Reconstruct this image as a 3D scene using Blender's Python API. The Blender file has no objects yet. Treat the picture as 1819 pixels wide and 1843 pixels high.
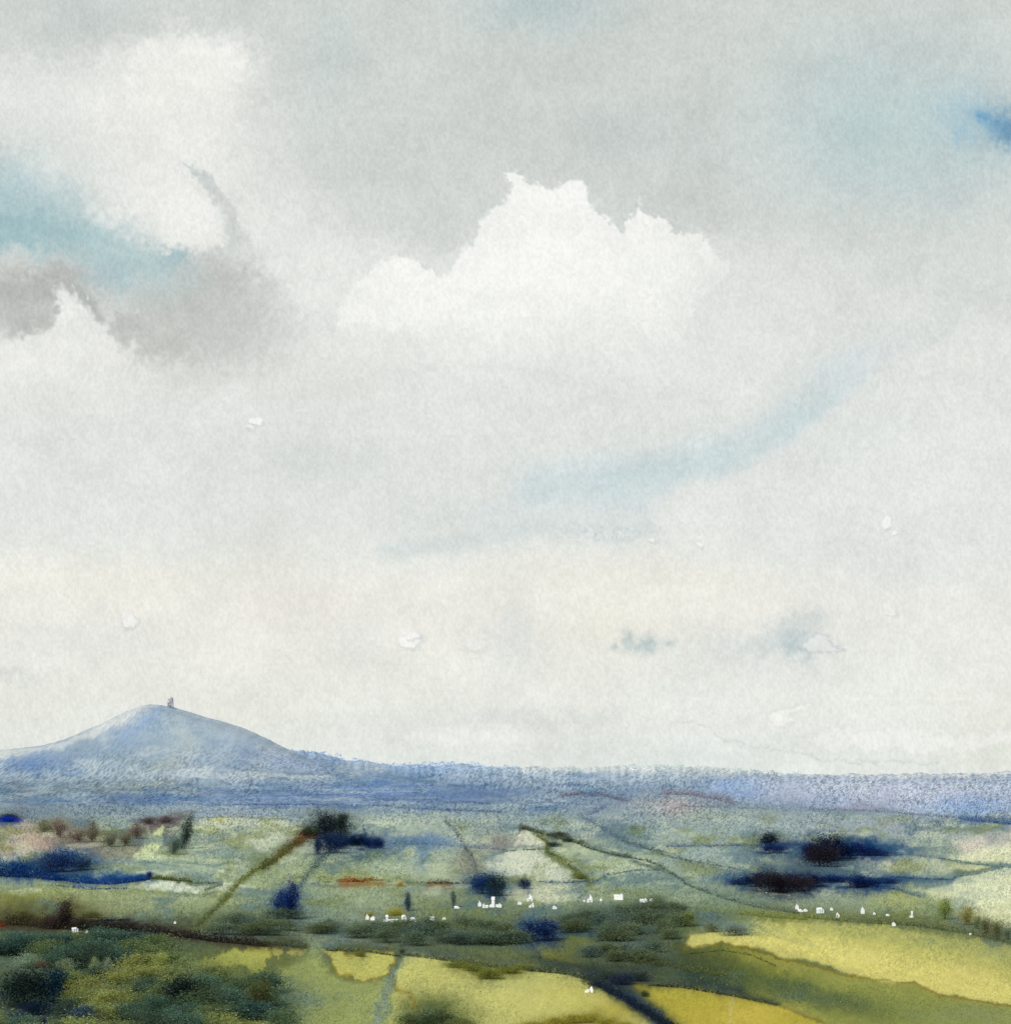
import bpy, math, random
import numpy as np

random.seed(7)
RNG = np.random.default_rng(11)
scene = bpy.context.scene
COL = scene.collection

# ------------------------------------------------------------------ view
F, U0, V0, EYE = 3640.0, 909.5, 1385.0, 75.0     # focal length, principal column, horizon row, eye height (m)
KG = np.array([.90, .95, 1.02])                                        # mean irradiance / pi on level ground


def srgb(c):
    c = np.clip(np.asarray(c, dtype=np.float64), 0, 1)
    return np.where(c <= 0.04045, c / 12.92, ((c + 0.055) / 1.055) ** 2.4)


def rgb(*c):
    return np.array(c, dtype=np.float64) / 255.0


# ------------------------------------------------------------------ noise
def _hash(ix, iy, seed):
    h = (ix.astype(np.int64) * 374761393 + iy.astype(np.int64) * 668265263 + seed * 974634777) & 0xFFFFFFFF
    h = ((h ^ (h >> 13)) * 1274126177) & 0xFFFFFFFF
    h = h ^ (h >> 16)
    return (h & 0xFFFFFF).astype(np.float64) / 0xFFFFFF


def vnoise(x, y, seed=0):
    ix = np.floor(x); iy = np.floor(y)
    fx = x - ix; fy = y - iy
    fx = fx * fx * (3 - 2 * fx); fy = fy * fy * (3 - 2 * fy)
    a = _hash(ix, iy, seed); b = _hash(ix + 1, iy, seed)
    c = _hash(ix, iy + 1, seed); d = _hash(ix + 1, iy + 1, seed)
    return (a * (1 - fx) + b * fx) * (1 - fy) + (c * (1 - fx) + d * fx) * fy


def fbm(x, y, seed=0, octs=4):
    s = 0; a = 1.0; t = 0
    for o in range(octs):
        s = s + a * vnoise(x, y, seed + o * 17); t += a
        a *= 0.55; x = x * 2.03; y = y * 2.03
    return s / t


def sstep(a, b, x):
    t = np.clip((x - a) / (b - a), 0, 1)
    return t * t * (3 - 2 * t)


# ------------------------------------------------------------------ pigment layers evaluated per vertex
class Wash:
    def __init__(self, u, v, seed, bw=10):
        self.bw = bw
        self.u, self.v = u, v
        self.c = np.zeros((len(u), 3))
        self.wx = (fbm(u / 27, v / 27, seed, 4) - 0.5) * 1.9 + (fbm(u / 8, v / 8, seed + 70, 3) - 0.5) * 1.5
        self.wy = (fbm(u / 27 + 91, v / 27 + 13, seed + 5, 4) - 0.5) * 1.9 + (fbm(u / 8, v / 8, seed + 75, 3) - 0.5) * 1.5
        self.big = fbm(u / 90, v / 60, seed + 9, 4)

    def grad(self, stops):
        vs = [s[0] for s in stops]
        for k in range(3):
            self.c[:, k] = np.interp(self.v, vs, [s[1][k] / 255 for s in stops])

    def mix(self, idx, m, col):
        m = np.clip(m, 0, 1)[:, None]
        self.c[idx] = self.c[idx] * (1 - m) + (np.array(col) / 255.0) * m

    def box(self, x0, y0, x1, y1):
        return np.nonzero((self.u > x0) & (self.u < x1) & (self.v > y0) & (self.v < y1))[0]

    def blob(self, x, y, rx, ry, col, a=1.0, hard=0.0, rot=0.0, warp=None):
        warp = self.bw if warp is None else warp
        R = max(rx, ry) * 2.6 + warp
        i = self.box(x - R, y - R, x + R, y + R)
        if not len(i): return
        du = self.u[i] + self.wx[i] * warp - x; dv = self.v[i] + self.wy[i] * warp - y
        cr, sr = math.cos(math.radians(rot)), math.sin(math.radians(rot))
        q = np.sqrt(((du * cr + dv * sr) / rx) ** 2 + ((-du * sr + dv * cr) / ry) ** 2)
        m = np.exp(-q * q * 1.1) if hard <= 0 else 1 - sstep(1 - (1 - hard) * 0.6, 1 + (1 - hard) * 0.6, q)
        self.mix(i, m * a, col)

    def sd(self, i, pts, warp):
        u = self.u[i] + self.wx[i] * warp; v = self.v[i] + self.wy[i] * warp
        inside = np.zeros(len(i), bool); d2 = np.full(len(i), 1e12)
        n = len(pts)
        for k in range(n):
            (x0, y0), (x1, y1) = pts[k], pts[(k + 1) % n]
            ex, ey = x1 - x0, y1 - y0
            t = np.clip(((u - x0) * ex + (v - y0) * ey) / (ex * ex + ey * ey + 1e-9), 0, 1)
            d2 = np.minimum(d2, (u - x0 - t * ex) ** 2 + (v - y0 - t * ey) ** 2)
            if y0 != y1:
                cr = ((y0 > v) != (y1 > v)) & (u < (x1 - x0) * (v - y0) / (y1 - y0) + x0)
                inside ^= cr
        d = np.sqrt(d2)
        return np.where(inside, -d, d)

    def poly(self, pts, col, a=1.0, soft=6, warp=6, edge=None, edge_a=0.4, fade=None):
        xs = [p[0] for p in pts]; ys = [p[1] for p in pts]; R = soft + warp + 4
        i = self.box(min(xs) - R, min(ys) - R, max(xs) + R, max(ys) + R)
        if not len(i): return
        s = self.sd(i, pts, warp)
        m = 1 - sstep(-soft, soft, s)
        k = 1.0
        if fade is not None: k = sstep(fade[1], fade[0], self.v[i]) * (1 - fade[2]) + fade[2]
        self.mix(i, m * a * k, col)
        if edge is not None:
            self.mix(i, np.exp(-(s / 2.2) ** 2) * edge_a * k, edge)

    def stroke(self, pts, w, col, a=1.0, warp=4):
        xs = [p[0] for p in pts]; ys = [p[1] for p in pts]; R = w * 2.2 + warp
        i = self.box(min(xs) - R, min(ys) - R, max(xs) + R, max(ys) + R)
        if not len(i): return
        u = self.u[i] + self.wx[i] * warp; v = self.v[i] + self.wy[i] * warp
        d2 = np.full(len(i), 1e12)
        for (x0, y0), (x1, y1) in zip(pts, pts[1:]):
            ex, ey = x1 - x0, y1 - y0
            t = np.clip(((u - x0) * ex + (v - y0) * ey) / (ex * ex + ey * ey + 1e-9), 0, 1)
            d2 = np.minimum(d2, (u - x0 - t * ex) ** 2 + (v - y0 - t * ey) ** 2)
        self.mix(i, np.exp(-d2 / (w * 0.6) ** 2) * a, col)


def rough(pts, amp=.16, seed=1, steps=3):
    """breaks an outline into irregular billows"""
    r = random.Random(seed); pts = list(pts)
    for _ in range(steps):
        out = []
        for (x0, y0), (x1, y1) in zip(pts, pts[1:] + pts[:1]):
            k = r.uniform(-amp, amp)
            out += [(x0, y0), ((x0 + x1) / 2 - (y1 - y0) * k, (y0 + y1) / 2 + (x1 - x0) * k)]
        pts = out
    return pts


# ------------------------------------------------------------------ the sky's cloud cover
def paint_sky(u, v):
    w = Wash(u, v, 3, 24)
    w.grad([(-2000, (196, 204, 203)), (0, (206, 211, 207)), (250, (208, 213, 209)), (480, (215, 219, 215)),
            (620, (225, 228, 224)), (760, (225, 228, 224)), (900, (226, 229, 225)), (1010, (230, 232, 226)),
            (1090, (236, 235, 228)), (1200, (234, 235, 227)), (1290, (230, 233, 226)), (1390, (225, 230, 224))])
    B, P, S = w.blob, w.poly, w.stroke
    # upper left bright bank
    B(60, 60, 110, 70, (216, 219, 214), .8); B(140, 25, 90, 60, (192, 201, 199), .7); B(100, 75, 50, 30, (194, 202, 200), .6)
    B(60, 170, 130, 80, (222, 226, 222), .8)
    B(330, 130, 120, 70, (238, 238, 233), .95, .15); B(390, 110, 55, 40, (240, 240, 235), .8)
    B(210, 190, 170, 90, (233, 234, 229), .9); B(330, 260, 150, 100, (236, 236, 231), .9)
    B(300, 370, 150, 80, (235, 236, 231), .95); B(230, 420, 60, 30, (226, 230, 227), .5)
    B(560, 420, 170, 80, (229, 231, 226), .85, rot=25); B(620, 500, 150, 80, (226, 229, 225), .8)
    B(520, 350, 110, 60, (228, 230, 226), .7, rot=35); B(480, 260, 70, 60, (222, 225, 220), .6)
    P(rough([(225, 100), (290, 74), (370, 62), (428, 92), (442, 160), (424, 230), (380, 292), (300, 250), (220, 190)], .2, 6), (240, 240, 235), .5, 26, 26)
    P(rough([(150, 310), (220, 262), (300, 290), (352, 350), (404, 424), (380, 452), (270, 440), (180, 404)], .2, 8), (238, 238, 233), .55, 12, 24)
    P(rough([(440, 420), (520, 390), (600, 430), (650, 500), (600, 560), (520, 540)], .2, 12), (231, 233, 229), .5, 14, 26)
    P(rough([(-40, 120), (40, 96), (110, 130), (150, 200), (90, 260), (-40, 250)], .2, 14), (226, 229, 225), .6, 12, 24)
    # grey veils
    B(600, 90, 50, 90, (196, 207, 206), .6); B(570, 190, 45, 60, (203, 211, 208), .5); B(700, 300, 150, 130, (205, 210, 206), .7)
    B(1080, 270, 260, 170, (199, 205, 202), .75); B(830, 400, 120, 60, (200, 207, 204), .7); B(1110, 220, 100, 60, (194, 203, 201), .5)
    B(1260, 380, 200, 60, (201, 205, 202), .7, rot=15); B(930, 200, 120, 90, (209, 212, 206), .5); B(1250, 90, 200, 110, (207, 211, 206), .6)
    B(960, 10, 120, 50, (184, 200, 200), .85); B(1060, 15, 80, 40, (192, 205, 204), .5)
    # blue opening on the right
    B(1600, 210, 230, 170, (188, 206, 206), .8); B(1540, 240, 120, 100, (184, 204, 205), .5); B(1680, 320, 160, 90, (190, 206, 206), .6)
    B(1730, 200, 60, 60, (164, 196, 208), .55); B(1825, 228, 80, 52, (142, 176, 192), .7); B(1725, 245, 12, 20, (150, 190, 215), .5)
    B(1795, 222, 42, 17, (112, 160, 192), .75, rot=22, warp=12); B(1765, 211, 11, 9, (98, 156, 198), .7, warp=8); B(1830, 238, 36, 20, (104, 146, 176), .7)
    B(1750, 110, 120, 60, (196, 208, 206), .5); B(1500, 430, 220, 60, (207, 212, 208), .6); B(1700, 480, 220, 80, (214, 218, 213), .8)
    # blue opening on the left
    B(20, 345, 90, 60, (164, 195, 202), .8); B(90, 350, 90, 60, (180, 203, 207), .6); B(20, 410, 110, 36, (150, 183, 188), .9)
    B(120, 425, 120, 36, (160, 190, 195), .85, rot=8); B(215, 470, 120, 38, (170, 196, 198), .85, rot=8)
    B(312, 468, 26, 22, (148, 180, 190), .7); B(300, 520, 90, 40, (184, 205, 207), .6); B(190, 500, 60, 20, (150, 184, 196), .4)
    # dark underside on the left
    B(20, 520, 100, 45, (176, 178, 175), .85); B(100, 510, 70, 36, (174, 175, 172), .85); B(60, 575, 90, 34, (180, 182, 178), .8)
    B(420, 500, 80, 60, (182, 185, 182), .85); B(350, 560, 130, 60, (186, 188, 184), .85); B(250, 610, 60, 45, (182, 184, 180), .7)
    B(420, 600, 120, 50, (198, 200, 196), .7); B(470, 640, 160, 50, (206, 208, 204), .6); B(255, 640, 14, 26, (172, 176, 173), .5)
    P([(345, 300), (375, 313), (400, 345), (425, 385), (440, 425), (455, 450), (400, 470), (405, 420), (395, 380), (375, 345)],
      (198, 204, 202), .85, 7, 9, (180, 190, 190), .25)
    S([(332, 296), (350, 312), (378, 314)], 4, (192, 202, 202), .7, 6)
    # left small white head
    P(rough([(92, 588), (108, 545), (100, 518), (118, 512), (140, 530), (152, 560), (182, 585), (215, 598), (240, 640), (330, 700), (150, 760), (-60, 700),
       (-60, 620), (40, 612)], .25, 9), (229, 231, 226), .9, 6, 9, (180, 184, 181), .12, (640, 760, .3))
    S([(140, 522), (165, 550), (180, 575)], 13, (172, 177, 175), .7, 7)
    B(150, 640, 80, 40, (234, 235, 229), .6); B(150, 690, 200, 50, (229, 231, 225), .6); B(60, 740, 140, 30, (226, 228, 223), .5)
    # main white cumulus
    B(930, 560, 360, 120, (232, 234, 230), .85); B(1230, 520, 180, 90, (229, 231, 227), .7)
    top = [(603, 602), (610, 560), (636, 522), (662, 488), (700, 466), (728, 460), (762, 474), (783, 496), (806, 498), (820, 466), (852, 440),
           (868, 402), (880, 384), (905, 372), (926, 342), (908, 312), (930, 308), (958, 328), (1000, 336), (1022, 324), (1046, 322), (1052, 350), (1062, 372),
           (1090, 388), (1104, 414), (1122, 424), (1144, 380), (1148, 360), (1166, 384), (1196, 398), (1212, 420), (1240, 428), (1272, 424),
           (1276, 440), (1308, 466), (1312, 490), (1270, 530), (1240, 566), (1230, 640), (1160, 690), (1110, 700), (1050, 705), (1010, 705), (900, 700),
           (800, 690), (776, 650), (752, 610), (720, 588), (660, 596)]
    P(rough(top, .22, 4), (244, 245, 240), .97, 3.5, 11, None, 0, (530, 690, .0))
    B(740, 540, 90, 60, (244, 245, 240), .7); B(960, 470, 120, 110, (244, 245, 240), .6); B(1180, 570, 50, 26, (245, 246, 239), .7); B(650, 560, 40, 40, (243, 244, 239), .6)
    S(top[3:8], 3.2, (196, 203, 200), .3, 9); S(top[8:13], 3.2, (194, 200, 198), .3, 9)
    B(800, 640, 60, 30, (240, 241, 236), .5); B(1000, 610, 200, 40, (236, 238, 233), .5)
    B(1300, 540, 70, 80, (224, 227, 223), .75); B(1200, 640, 120, 40, (230, 232, 228), .7); B(1090, 565, 70, 34, (233, 235, 231), .6); B(880, 540, 50, 40, (235, 237, 233), .55)
    B(700, 560, 40, 26, (236, 238, 234), .5); B(1000, 400, 40, 30, (237, 239, 235), .5); B(1150, 480, 60, 40, (237, 239, 235), .5); B(1390, 500, 130, 60, (221, 224, 220), .6)
    P([(606, 604), (640, 582), (690, 590), (730, 596), (752, 612), (776, 660), (740, 640), (700, 622), (640, 612)], (226, 229, 225), .5, 6, 14)
    B(660, 640, 110, 34, (232, 234, 229), .75, warp=30); B(1150, 660, 160, 50, (229, 232, 228), .7, warp=30); B(1260, 600, 60, 50, (226, 229, 225), .6, warp=30)
    B(1370, 470, 90, 60, (220, 223, 219), .5, warp=30); B(330, 600, 90, 50, (198, 200, 196), .6, warp=34); B(250, 650, 70, 40, (212, 214, 210), .6, warp=34); B(440, 560, 70, 50, (196, 199, 196), .5, warp=34)
    # broken billows on the left
    for x, y, rx, ry, c, a in ((60, 630, 70, 34, (232, 233, 228), .7), (200, 640, 46, 34, (230, 231, 226), .8), (250, 690, 60, 34, (228, 229, 224), .7), (330, 690, 60, 26, (216, 217, 212), .6), (120, 560, 24, 30, (236, 237, 232), .7), (30, 660, 50, 26, (234, 235, 230), .6)):
        B(x, y, rx, ry, c, a, .35, warp=26)
    B(225, 590, 26, 30, (186, 188, 184), .6, .3, warp=22); B(300, 620, 50, 30, (190, 192, 188), .6, warp=26); B(180, 720, 160, 30, (229, 231, 226), .7)
    P([(448, 340), (500, 380), (560, 440), (620, 520), (560, 560), (500, 500), (462, 440), (440, 380)], (231, 233, 229), .7, 14, 24)
    B(480, 455, 60, 40, (226, 229, 225), .6, .2, warp=26); B(560, 480, 110, 60, (231, 233, 229), .7); B(350, 400, 60, 40, (237, 238, 233), .7, .2, warp=24); B(120, 300, 90, 50, (230, 232, 228), .6)
    # middle sky
    B(560, 700, 120, 40, (222, 222, 216), .6); B(600, 830, 200, 70, (215, 220, 217), .7); B(500, 930, 140, 70, (218, 220, 216), .7)
    B(420, 790, 90, 40, (216, 220, 216), .5); B(80, 790, 120, 26, (216, 220, 216), .5, rot=-8); B(280, 720, 110, 16, (216, 220, 216), .4)
    B(1000, 700, 200, 50, (222, 226, 222), .6); B(700, 740, 200, 60, (224, 226, 222), .6)
    B(500, 1010, 70, 50, (219, 218, 211), .6); B(200, 920, 220, 60, (221, 224, 221), .6)
    # blue-grey sweep on the right
    S([(960, 880), (1080, 862), (1180, 850), (1300, 822), (1400, 778), (1480, 722), (1530, 672)], 78, (201, 215, 217), .8, 14)
    S([(1090, 868), (1180, 858), (1300, 830)], 50, (199, 214, 216), .55, 14); S([(1420, 772), (1500, 716)], 44, (199, 215, 217), .55, 14)
    P([(1180, 912), (1215, 880), (1330, 850), (1420, 800), (1520, 720), (1600, 660), (1760, 640), (1850, 700), (1850, 960), (1500, 1010), (1200, 1000), (1175, 960)],
      (224, 227, 223), .85, 16, 12)
    B(1280, 950, 110, 70, (229, 231, 227), .7); B(1640, 720, 130, 50, (221, 224, 220), .5); B(1560, 790, 110, 40, (214, 222, 222), .5, rot=-25)
    B(1580, 640, 150, 34, (210, 218, 218), .65, rot=-25); B(1720, 640, 110, 40, (229, 230, 226), .6)
    S([(700, 990), (860, 972), (980, 950), (1130, 962), (1165, 950)], 34, (205, 215, 215), .7, 8); B(1120, 905, 70, 34, (204, 216, 217), .7)
    B(880, 930, 110, 26, (210, 219, 219), .6); B(760, 930, 110, 40, (217, 222, 220), .5)
    # cream low sky
    B(200, 1055, 260, 50, (237, 236, 225), .8); B(60, 1030, 90, 30, (237, 236, 226), .7); B(560, 1090, 180, 40, (229, 227, 217), .6)
    P([(700, 1086), (770, 1050), (830, 1026), (850, 1040), (830, 1070), (760, 1088)], (239, 238, 229), .8, 8, 8)
    B(1080, 1060, 260, 70, (237, 236, 226), .8); B(1100, 1130, 120, 60, (236, 235, 222), .6); B(1250, 1050, 150, 30, (235, 234, 222), .6)
    B(930, 1160, 50, 90, (221, 224, 221), .7); B(520, 1200, 220, 50, (231, 231, 221), .6); B(150, 1150, 160, 40, (224, 226, 221), .6)
    B(640, 1160, 50, 60, (222, 225, 222), .5); B(1680, 1130, 200, 120, (229, 231, 226), .6); B(1650, 980, 220, 70, (222, 226, 224), .6)
    B(1060, 1230, 150, 50, (233, 233, 225), .6); B(1780, 1330, 100, 60, (231, 232, 218), .6); B(430, 1280, 140, 50, (229, 230, 219), .6)
    B(30, 1216, 70, 16, (210, 213, 211), .7); B(40, 1260, 120, 40, (229, 230, 218), .5)
    B(970, 1300, 150, 20, (213, 217, 213), .7); B(1230, 1250, 200, 40, (223, 227, 222), .5); B(720, 1320, 130, 40, (224, 227, 222), .5)
    B(1330, 1180, 170, 40, (218, 223, 219), .5)
    B(1650, 850, 200, 90, (230, 233, 230), .6); B(1480, 1230, 220, 70, (231, 233, 228), .7); B(1600, 1300, 240, 40, (233, 235, 229), .7); B(1250, 1340, 160, 26, (228, 232, 227), .6)
    P([(1440, 1330), (1500, 1310), (1580, 1320), (1640, 1308), (1720, 1322), (1800, 1316), (1860, 1340), (1700, 1356), (1500, 1350)], (240, 241, 236), .7, 6, 16, (212, 217, 213), .25)
    P([(700, 1330), (760, 1312), (850, 1318), (900, 1304), (960, 1322), (1010, 1340), (860, 1352)], (237, 238, 232), .6, 8, 16)
    # smudges and small cloud flecks
    for x, y, rx, ry in ((1100, 1161, 7, 10), (1126, 1150, 9, 17), (1150, 1164, 22, 12), (1168, 1160, 16, 17), (1205, 1160, 12, 7)):
        B(x, y, rx, ry, (180, 195, 196), .7, warp=9)
    B(1380, 1165, 90, 24, (205, 213, 213), .6); B(1430, 1140, 50, 36, (200, 210, 209), .6); B(1460, 1112, 30, 20, (204, 212, 210), .5)
    B(1436, 1160, 22, 20, (180, 196, 199), .6)
    P([(1444, 1166), (1452, 1148), (1468, 1138), (1484, 1142), (1494, 1158), (1520, 1172), (1470, 1174)], (228, 231, 228), .9, 3, 7, (178, 192, 192), .4)
    for x, y, rx, ry, a in ((735, 1153, 20, 13, 1), (742, 1142, 14, 7, 1), (852, 1160, 22, 11, .5), (232, 1116, 13, 11, .9), (462, 758, 14, 6, .9), (1595, 940, 8, 10, 1),
                            (1612, 959, 5, 4, 1), (1260, 978, 5, 4, 1), (1173, 973, 6, 5, 1), (1600, 1098, 12, 7, .7), (448, 768, 8, 3, .7)):
        B(x + 2, y + 3, rx * 1.25, ry * 1.25, (200, 206, 203), .5 * a, .7, warp=7)
        B(x, y, rx, ry, (242, 243, 239), a, .8, warp=7)
    i = w.box(990, 930, 1185, 985)
    if len(i):
        m = np.exp(-(((w.u[i] - 1085) / 80) ** 2 + ((w.v[i] - 960) / 18) ** 2) ** 2)
        n = fbm(w.u[i] / 9, w.v[i] / 9, 55, 3)
        w.mix(i, m * sstep(.5, .6, n) * .6, (226, 230, 228)); w.mix(i, m * np.exp(-((n - .5) / .03) ** 2) * .5, (180, 192, 194))
    P([(1380, 1286), (1410, 1276), (1440, 1268), (1464, 1264), (1450, 1276), (1420, 1284), (1440, 1300), (1395, 1306)], (241, 242, 236), .9, 3.5, 9, (206, 210, 206), .3)
    S([(1530, 1258), (1640, 1257), (1745, 1258)], 5, (238, 238, 226), .7, 2)
    S([(1225, 1304), (1262, 1302), (1300, 1328), (1345, 1342), (1420, 1352), (1480, 1366), (1560, 1370), (1690, 1374)], 2.6, (196, 203, 200), .5, 9)
    P([(1225, 1308), (1262, 1306), (1300, 1332), (1345, 1346), (1480, 1370), (1690, 1378), (1690, 1400), (1200, 1390)], (231, 235, 229), .65, 4, 9)
    B(1250, 1360, 200, 30, (214, 222, 218), .5); B(1000, 1350, 150, 26, (220, 224, 220), .6)
    # mottling of the vapour
    m = (w.big - .5) * .05 + (fbm(u / 14, v / 18, 77, 4) - .5) * .035
    g = (vnoise(u / 3.0, v / 5.2, 5) - .5) * .05 + (RNG.random(len(u)) - .5) * .028
    return np.clip(w.c + (m + g)[:, None] * np.array([1, .97, .98]), 0, .985)


# ------------------------------------------------------------------ the land's grass, crop and soil colours, distance haze painted in
def paint_land(u, v):
    w = Wash(u, v, 41)
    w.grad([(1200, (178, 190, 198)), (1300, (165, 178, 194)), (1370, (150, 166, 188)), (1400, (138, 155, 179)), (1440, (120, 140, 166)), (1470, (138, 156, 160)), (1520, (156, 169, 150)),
            (1580, (152, 166, 138)), (1630, (130, 142, 112)), (1680, (100, 110, 82)), (1740, (108, 116, 76)), (1843, (116, 122, 76)), (2400, (112, 118, 76))])  # bluer and paler towards the horizon: haze put into the colour
    B, P, S = w.blob, w.poly, w.stroke
    # --- the tor, its lit left edge and blue shade painted in
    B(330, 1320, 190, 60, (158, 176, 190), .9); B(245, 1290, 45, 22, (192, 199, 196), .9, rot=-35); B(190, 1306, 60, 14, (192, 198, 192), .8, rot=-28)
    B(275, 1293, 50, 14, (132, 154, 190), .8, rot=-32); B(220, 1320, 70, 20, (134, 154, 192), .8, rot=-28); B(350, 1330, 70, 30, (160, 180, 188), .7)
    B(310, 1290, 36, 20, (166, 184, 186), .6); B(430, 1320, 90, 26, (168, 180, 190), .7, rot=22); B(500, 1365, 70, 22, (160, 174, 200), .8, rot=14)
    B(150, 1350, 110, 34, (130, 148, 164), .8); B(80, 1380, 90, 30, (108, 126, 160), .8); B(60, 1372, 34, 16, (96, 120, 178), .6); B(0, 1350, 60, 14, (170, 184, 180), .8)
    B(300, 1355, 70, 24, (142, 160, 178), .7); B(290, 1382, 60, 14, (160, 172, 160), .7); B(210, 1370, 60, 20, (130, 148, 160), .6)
    P([(306, 1392), (330, 1382), (365, 1379), (400, 1380), (425, 1386), (520, 1392), (640, 1396), (560, 1403), (420, 1402), (330, 1402)], (184, 196, 200), .85, 4, 5, (120, 136, 150), .25)
    S([(400, 1378), (430, 1386), (520, 1393), (640, 1396), (700, 1400)], 2.5, (110, 126, 140), .6, 3)
    # --- far ridges
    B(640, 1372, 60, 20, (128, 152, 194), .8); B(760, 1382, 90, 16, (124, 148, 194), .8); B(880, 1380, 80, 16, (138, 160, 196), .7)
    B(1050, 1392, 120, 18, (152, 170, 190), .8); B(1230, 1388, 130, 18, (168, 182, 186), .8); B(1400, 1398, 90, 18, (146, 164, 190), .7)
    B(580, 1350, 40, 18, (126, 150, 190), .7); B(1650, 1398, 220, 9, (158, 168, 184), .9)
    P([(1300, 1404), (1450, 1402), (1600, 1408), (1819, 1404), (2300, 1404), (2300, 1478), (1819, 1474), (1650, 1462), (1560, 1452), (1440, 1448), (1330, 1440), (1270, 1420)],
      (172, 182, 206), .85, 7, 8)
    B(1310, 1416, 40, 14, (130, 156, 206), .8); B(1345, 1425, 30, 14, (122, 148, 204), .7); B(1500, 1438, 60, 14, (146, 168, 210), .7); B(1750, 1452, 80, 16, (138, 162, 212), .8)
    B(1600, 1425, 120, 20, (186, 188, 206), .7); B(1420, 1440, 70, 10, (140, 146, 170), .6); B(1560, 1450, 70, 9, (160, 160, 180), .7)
    # --- blue plain
    B(60, 1420, 160, 26, (112, 128, 140), .8); B(200, 1425, 170, 16, (120, 136, 140), .7); B(290, 1412, 90, 10, (150, 162, 148), .6)
    B(700, 1418, 60, 14, (98, 126, 190), .8); B(760, 1432, 190, 14, (102, 122, 176), .7); B(560, 1436, 170, 16, (112, 132, 182), .7); B(900, 1425, 60, 14, (104, 124, 172), .6)
    B(980, 1440, 90, 16, (140, 156, 172), .7); B(180, 1440, 160, 10, (94, 112, 158), .7); B(380, 1458, 110, 12, (160, 172, 178), .7); B(520, 1462, 90, 10, (146, 160, 172), .7)
    for k in range(46):
        r = random.Random(k); x = r.uniform(-50, 1050); y = r.uniform(1402, 1462); L = r.uniform(60, 240); s = r.uniform(-.04, .05)
        S([(x, y), (x + L, y + L * s)], r.uniform(1.6, 3.4), r.choice([(84, 104, 158), (92, 110, 160), (160, 174, 186), (106, 122, 150), (150, 164, 172)]), r.uniform(.3, .65), 2)
    # --- middle distance, left
    B(50, 1475, 140, 30, (122, 134, 138), .8); B(220, 1480, 140, 26, (124, 140, 150), .8)
    P([(-200, 1482), (30, 1468), (60, 1482), (110, 1505), (90, 1545), (-200, 1552)], (176, 164, 148), .9, 10, 8)
    B(70, 1520, 40, 22, (184, 164, 142), .7); B(20, 1495, 40, 20, (178, 172, 154), .6)
    P([(70, 1475), (130, 1480), (230, 1490), (285, 1470), (335, 1468), (300, 1530), (250, 1545), (160, 1545), (110, 1520)], (124, 124, 110), .85, 12, 9)
    B(290, 1478, 40, 10, (100, 90, 94), .8); B(255, 1498, 26, 14, (120, 108, 104), .7); B(120, 1520, 40, 20, (136, 122, 116), .7); B(175, 1498, 26, 18, (108, 110, 92), .7)
    B(230, 1532, 50, 14, (158, 158, 132), .8); B(160, 1524, 30, 12, (140, 128, 122), .6)
    P([(236, 1546), (254, 1520), (262, 1484), (268, 1502), (280, 1494), (292, 1484), (294, 1514), (282, 1540), (262, 1552)], (194, 204, 156), .95, 2.5, 5)
    P([(155, 1578), (180, 1560), (240, 1548), (290, 1528), (350, 1520), (430, 1530), (440, 1560), (400, 1576), (300, 1572), (220, 1578)], (190, 201, 166), .95, 6, 7)
    P([(232, 1600), (270, 1588), (350, 1586), (420, 1592), (470, 1596), (430, 1604), (330, 1608)], (204, 211, 190), .95, 4, 5)
    S([(265, 1550), (330, 1552), (400, 1558)], 6, (150, 170, 150), .6); B(310, 1535, 40, 14, (164, 184, 156), .6)
    P([(330, 1478), (420, 1470), (540, 1478), (540, 1500), (480, 1530), (420, 1540), (340, 1520)], (182, 190, 166), .9, 9, 8)
    B(395, 1478, 18, 6, (186, 180, 96), .6); B(485, 1474, 14, 6, (188, 180, 90), .6); B(400, 1515, 40, 12, (150, 158, 122), .6); B(450, 1545, 50, 16, (152, 160, 122), .7)
    P([(-200, 1606), (100, 1598), (250, 1604), (440, 1612), (420, 1650), (240, 1650), (100, 1640), (-200, 1650)], (152, 162, 122), .8, 10, 8)
    B(30, 1620, 60, 20, (118, 120, 66), .8); B(110, 1606, 60, 12, (142, 152, 100), .7); B(330, 1630, 110, 18, (152, 164, 128), .7); B(350, 1660, 130, 14, (84, 92, 74), .8); B(60, 1650, 90, 20, (82, 78, 56), .8)
    S([(250, 1604), (330, 1610), (420, 1606)], 4, (132, 144, 96), .7)
    # --- middle distance, centre
    B(720, 1482, 130, 20, (168, 180, 162), .8); B(780, 1525, 90, 26, (152, 166, 158), .8); B(740, 1515, 80, 10, (120, 138, 166), .6)
    B(690, 1560, 110, 24, (162, 176, 152), .8); B(560, 1570, 70, 30, (158, 170, 130), .7); B(640, 1540, 60, 12, (140, 146, 78), .6); B(840, 1570, 40, 20, (158, 166, 140), .7)
    P([(872, 1552), (900, 1536), (960, 1530), (1020, 1546), (1058, 1568), (1066, 1584), (1010, 1590), (940, 1584), (884, 1572)], (200, 206, 184), .95, 5, 5)
    P([(928, 1524), (932, 1504), (938, 1490), (960, 1500), (985, 1514), (982, 1526)], (196, 200, 180), .95, 3, 4)
    P([(992, 1526), (1060, 1518), (1120, 1536), (1190, 1562), (1110, 1572), (1068, 1578), (1040, 1550)], (176, 188, 154), .9, 6, 6)
    P([(900, 1604), (960, 1594), (1056, 1590), (1090, 1600), (1030, 1622), (960, 1630), (900, 1620)], (198, 203, 174), .9, 7, 6)
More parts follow.
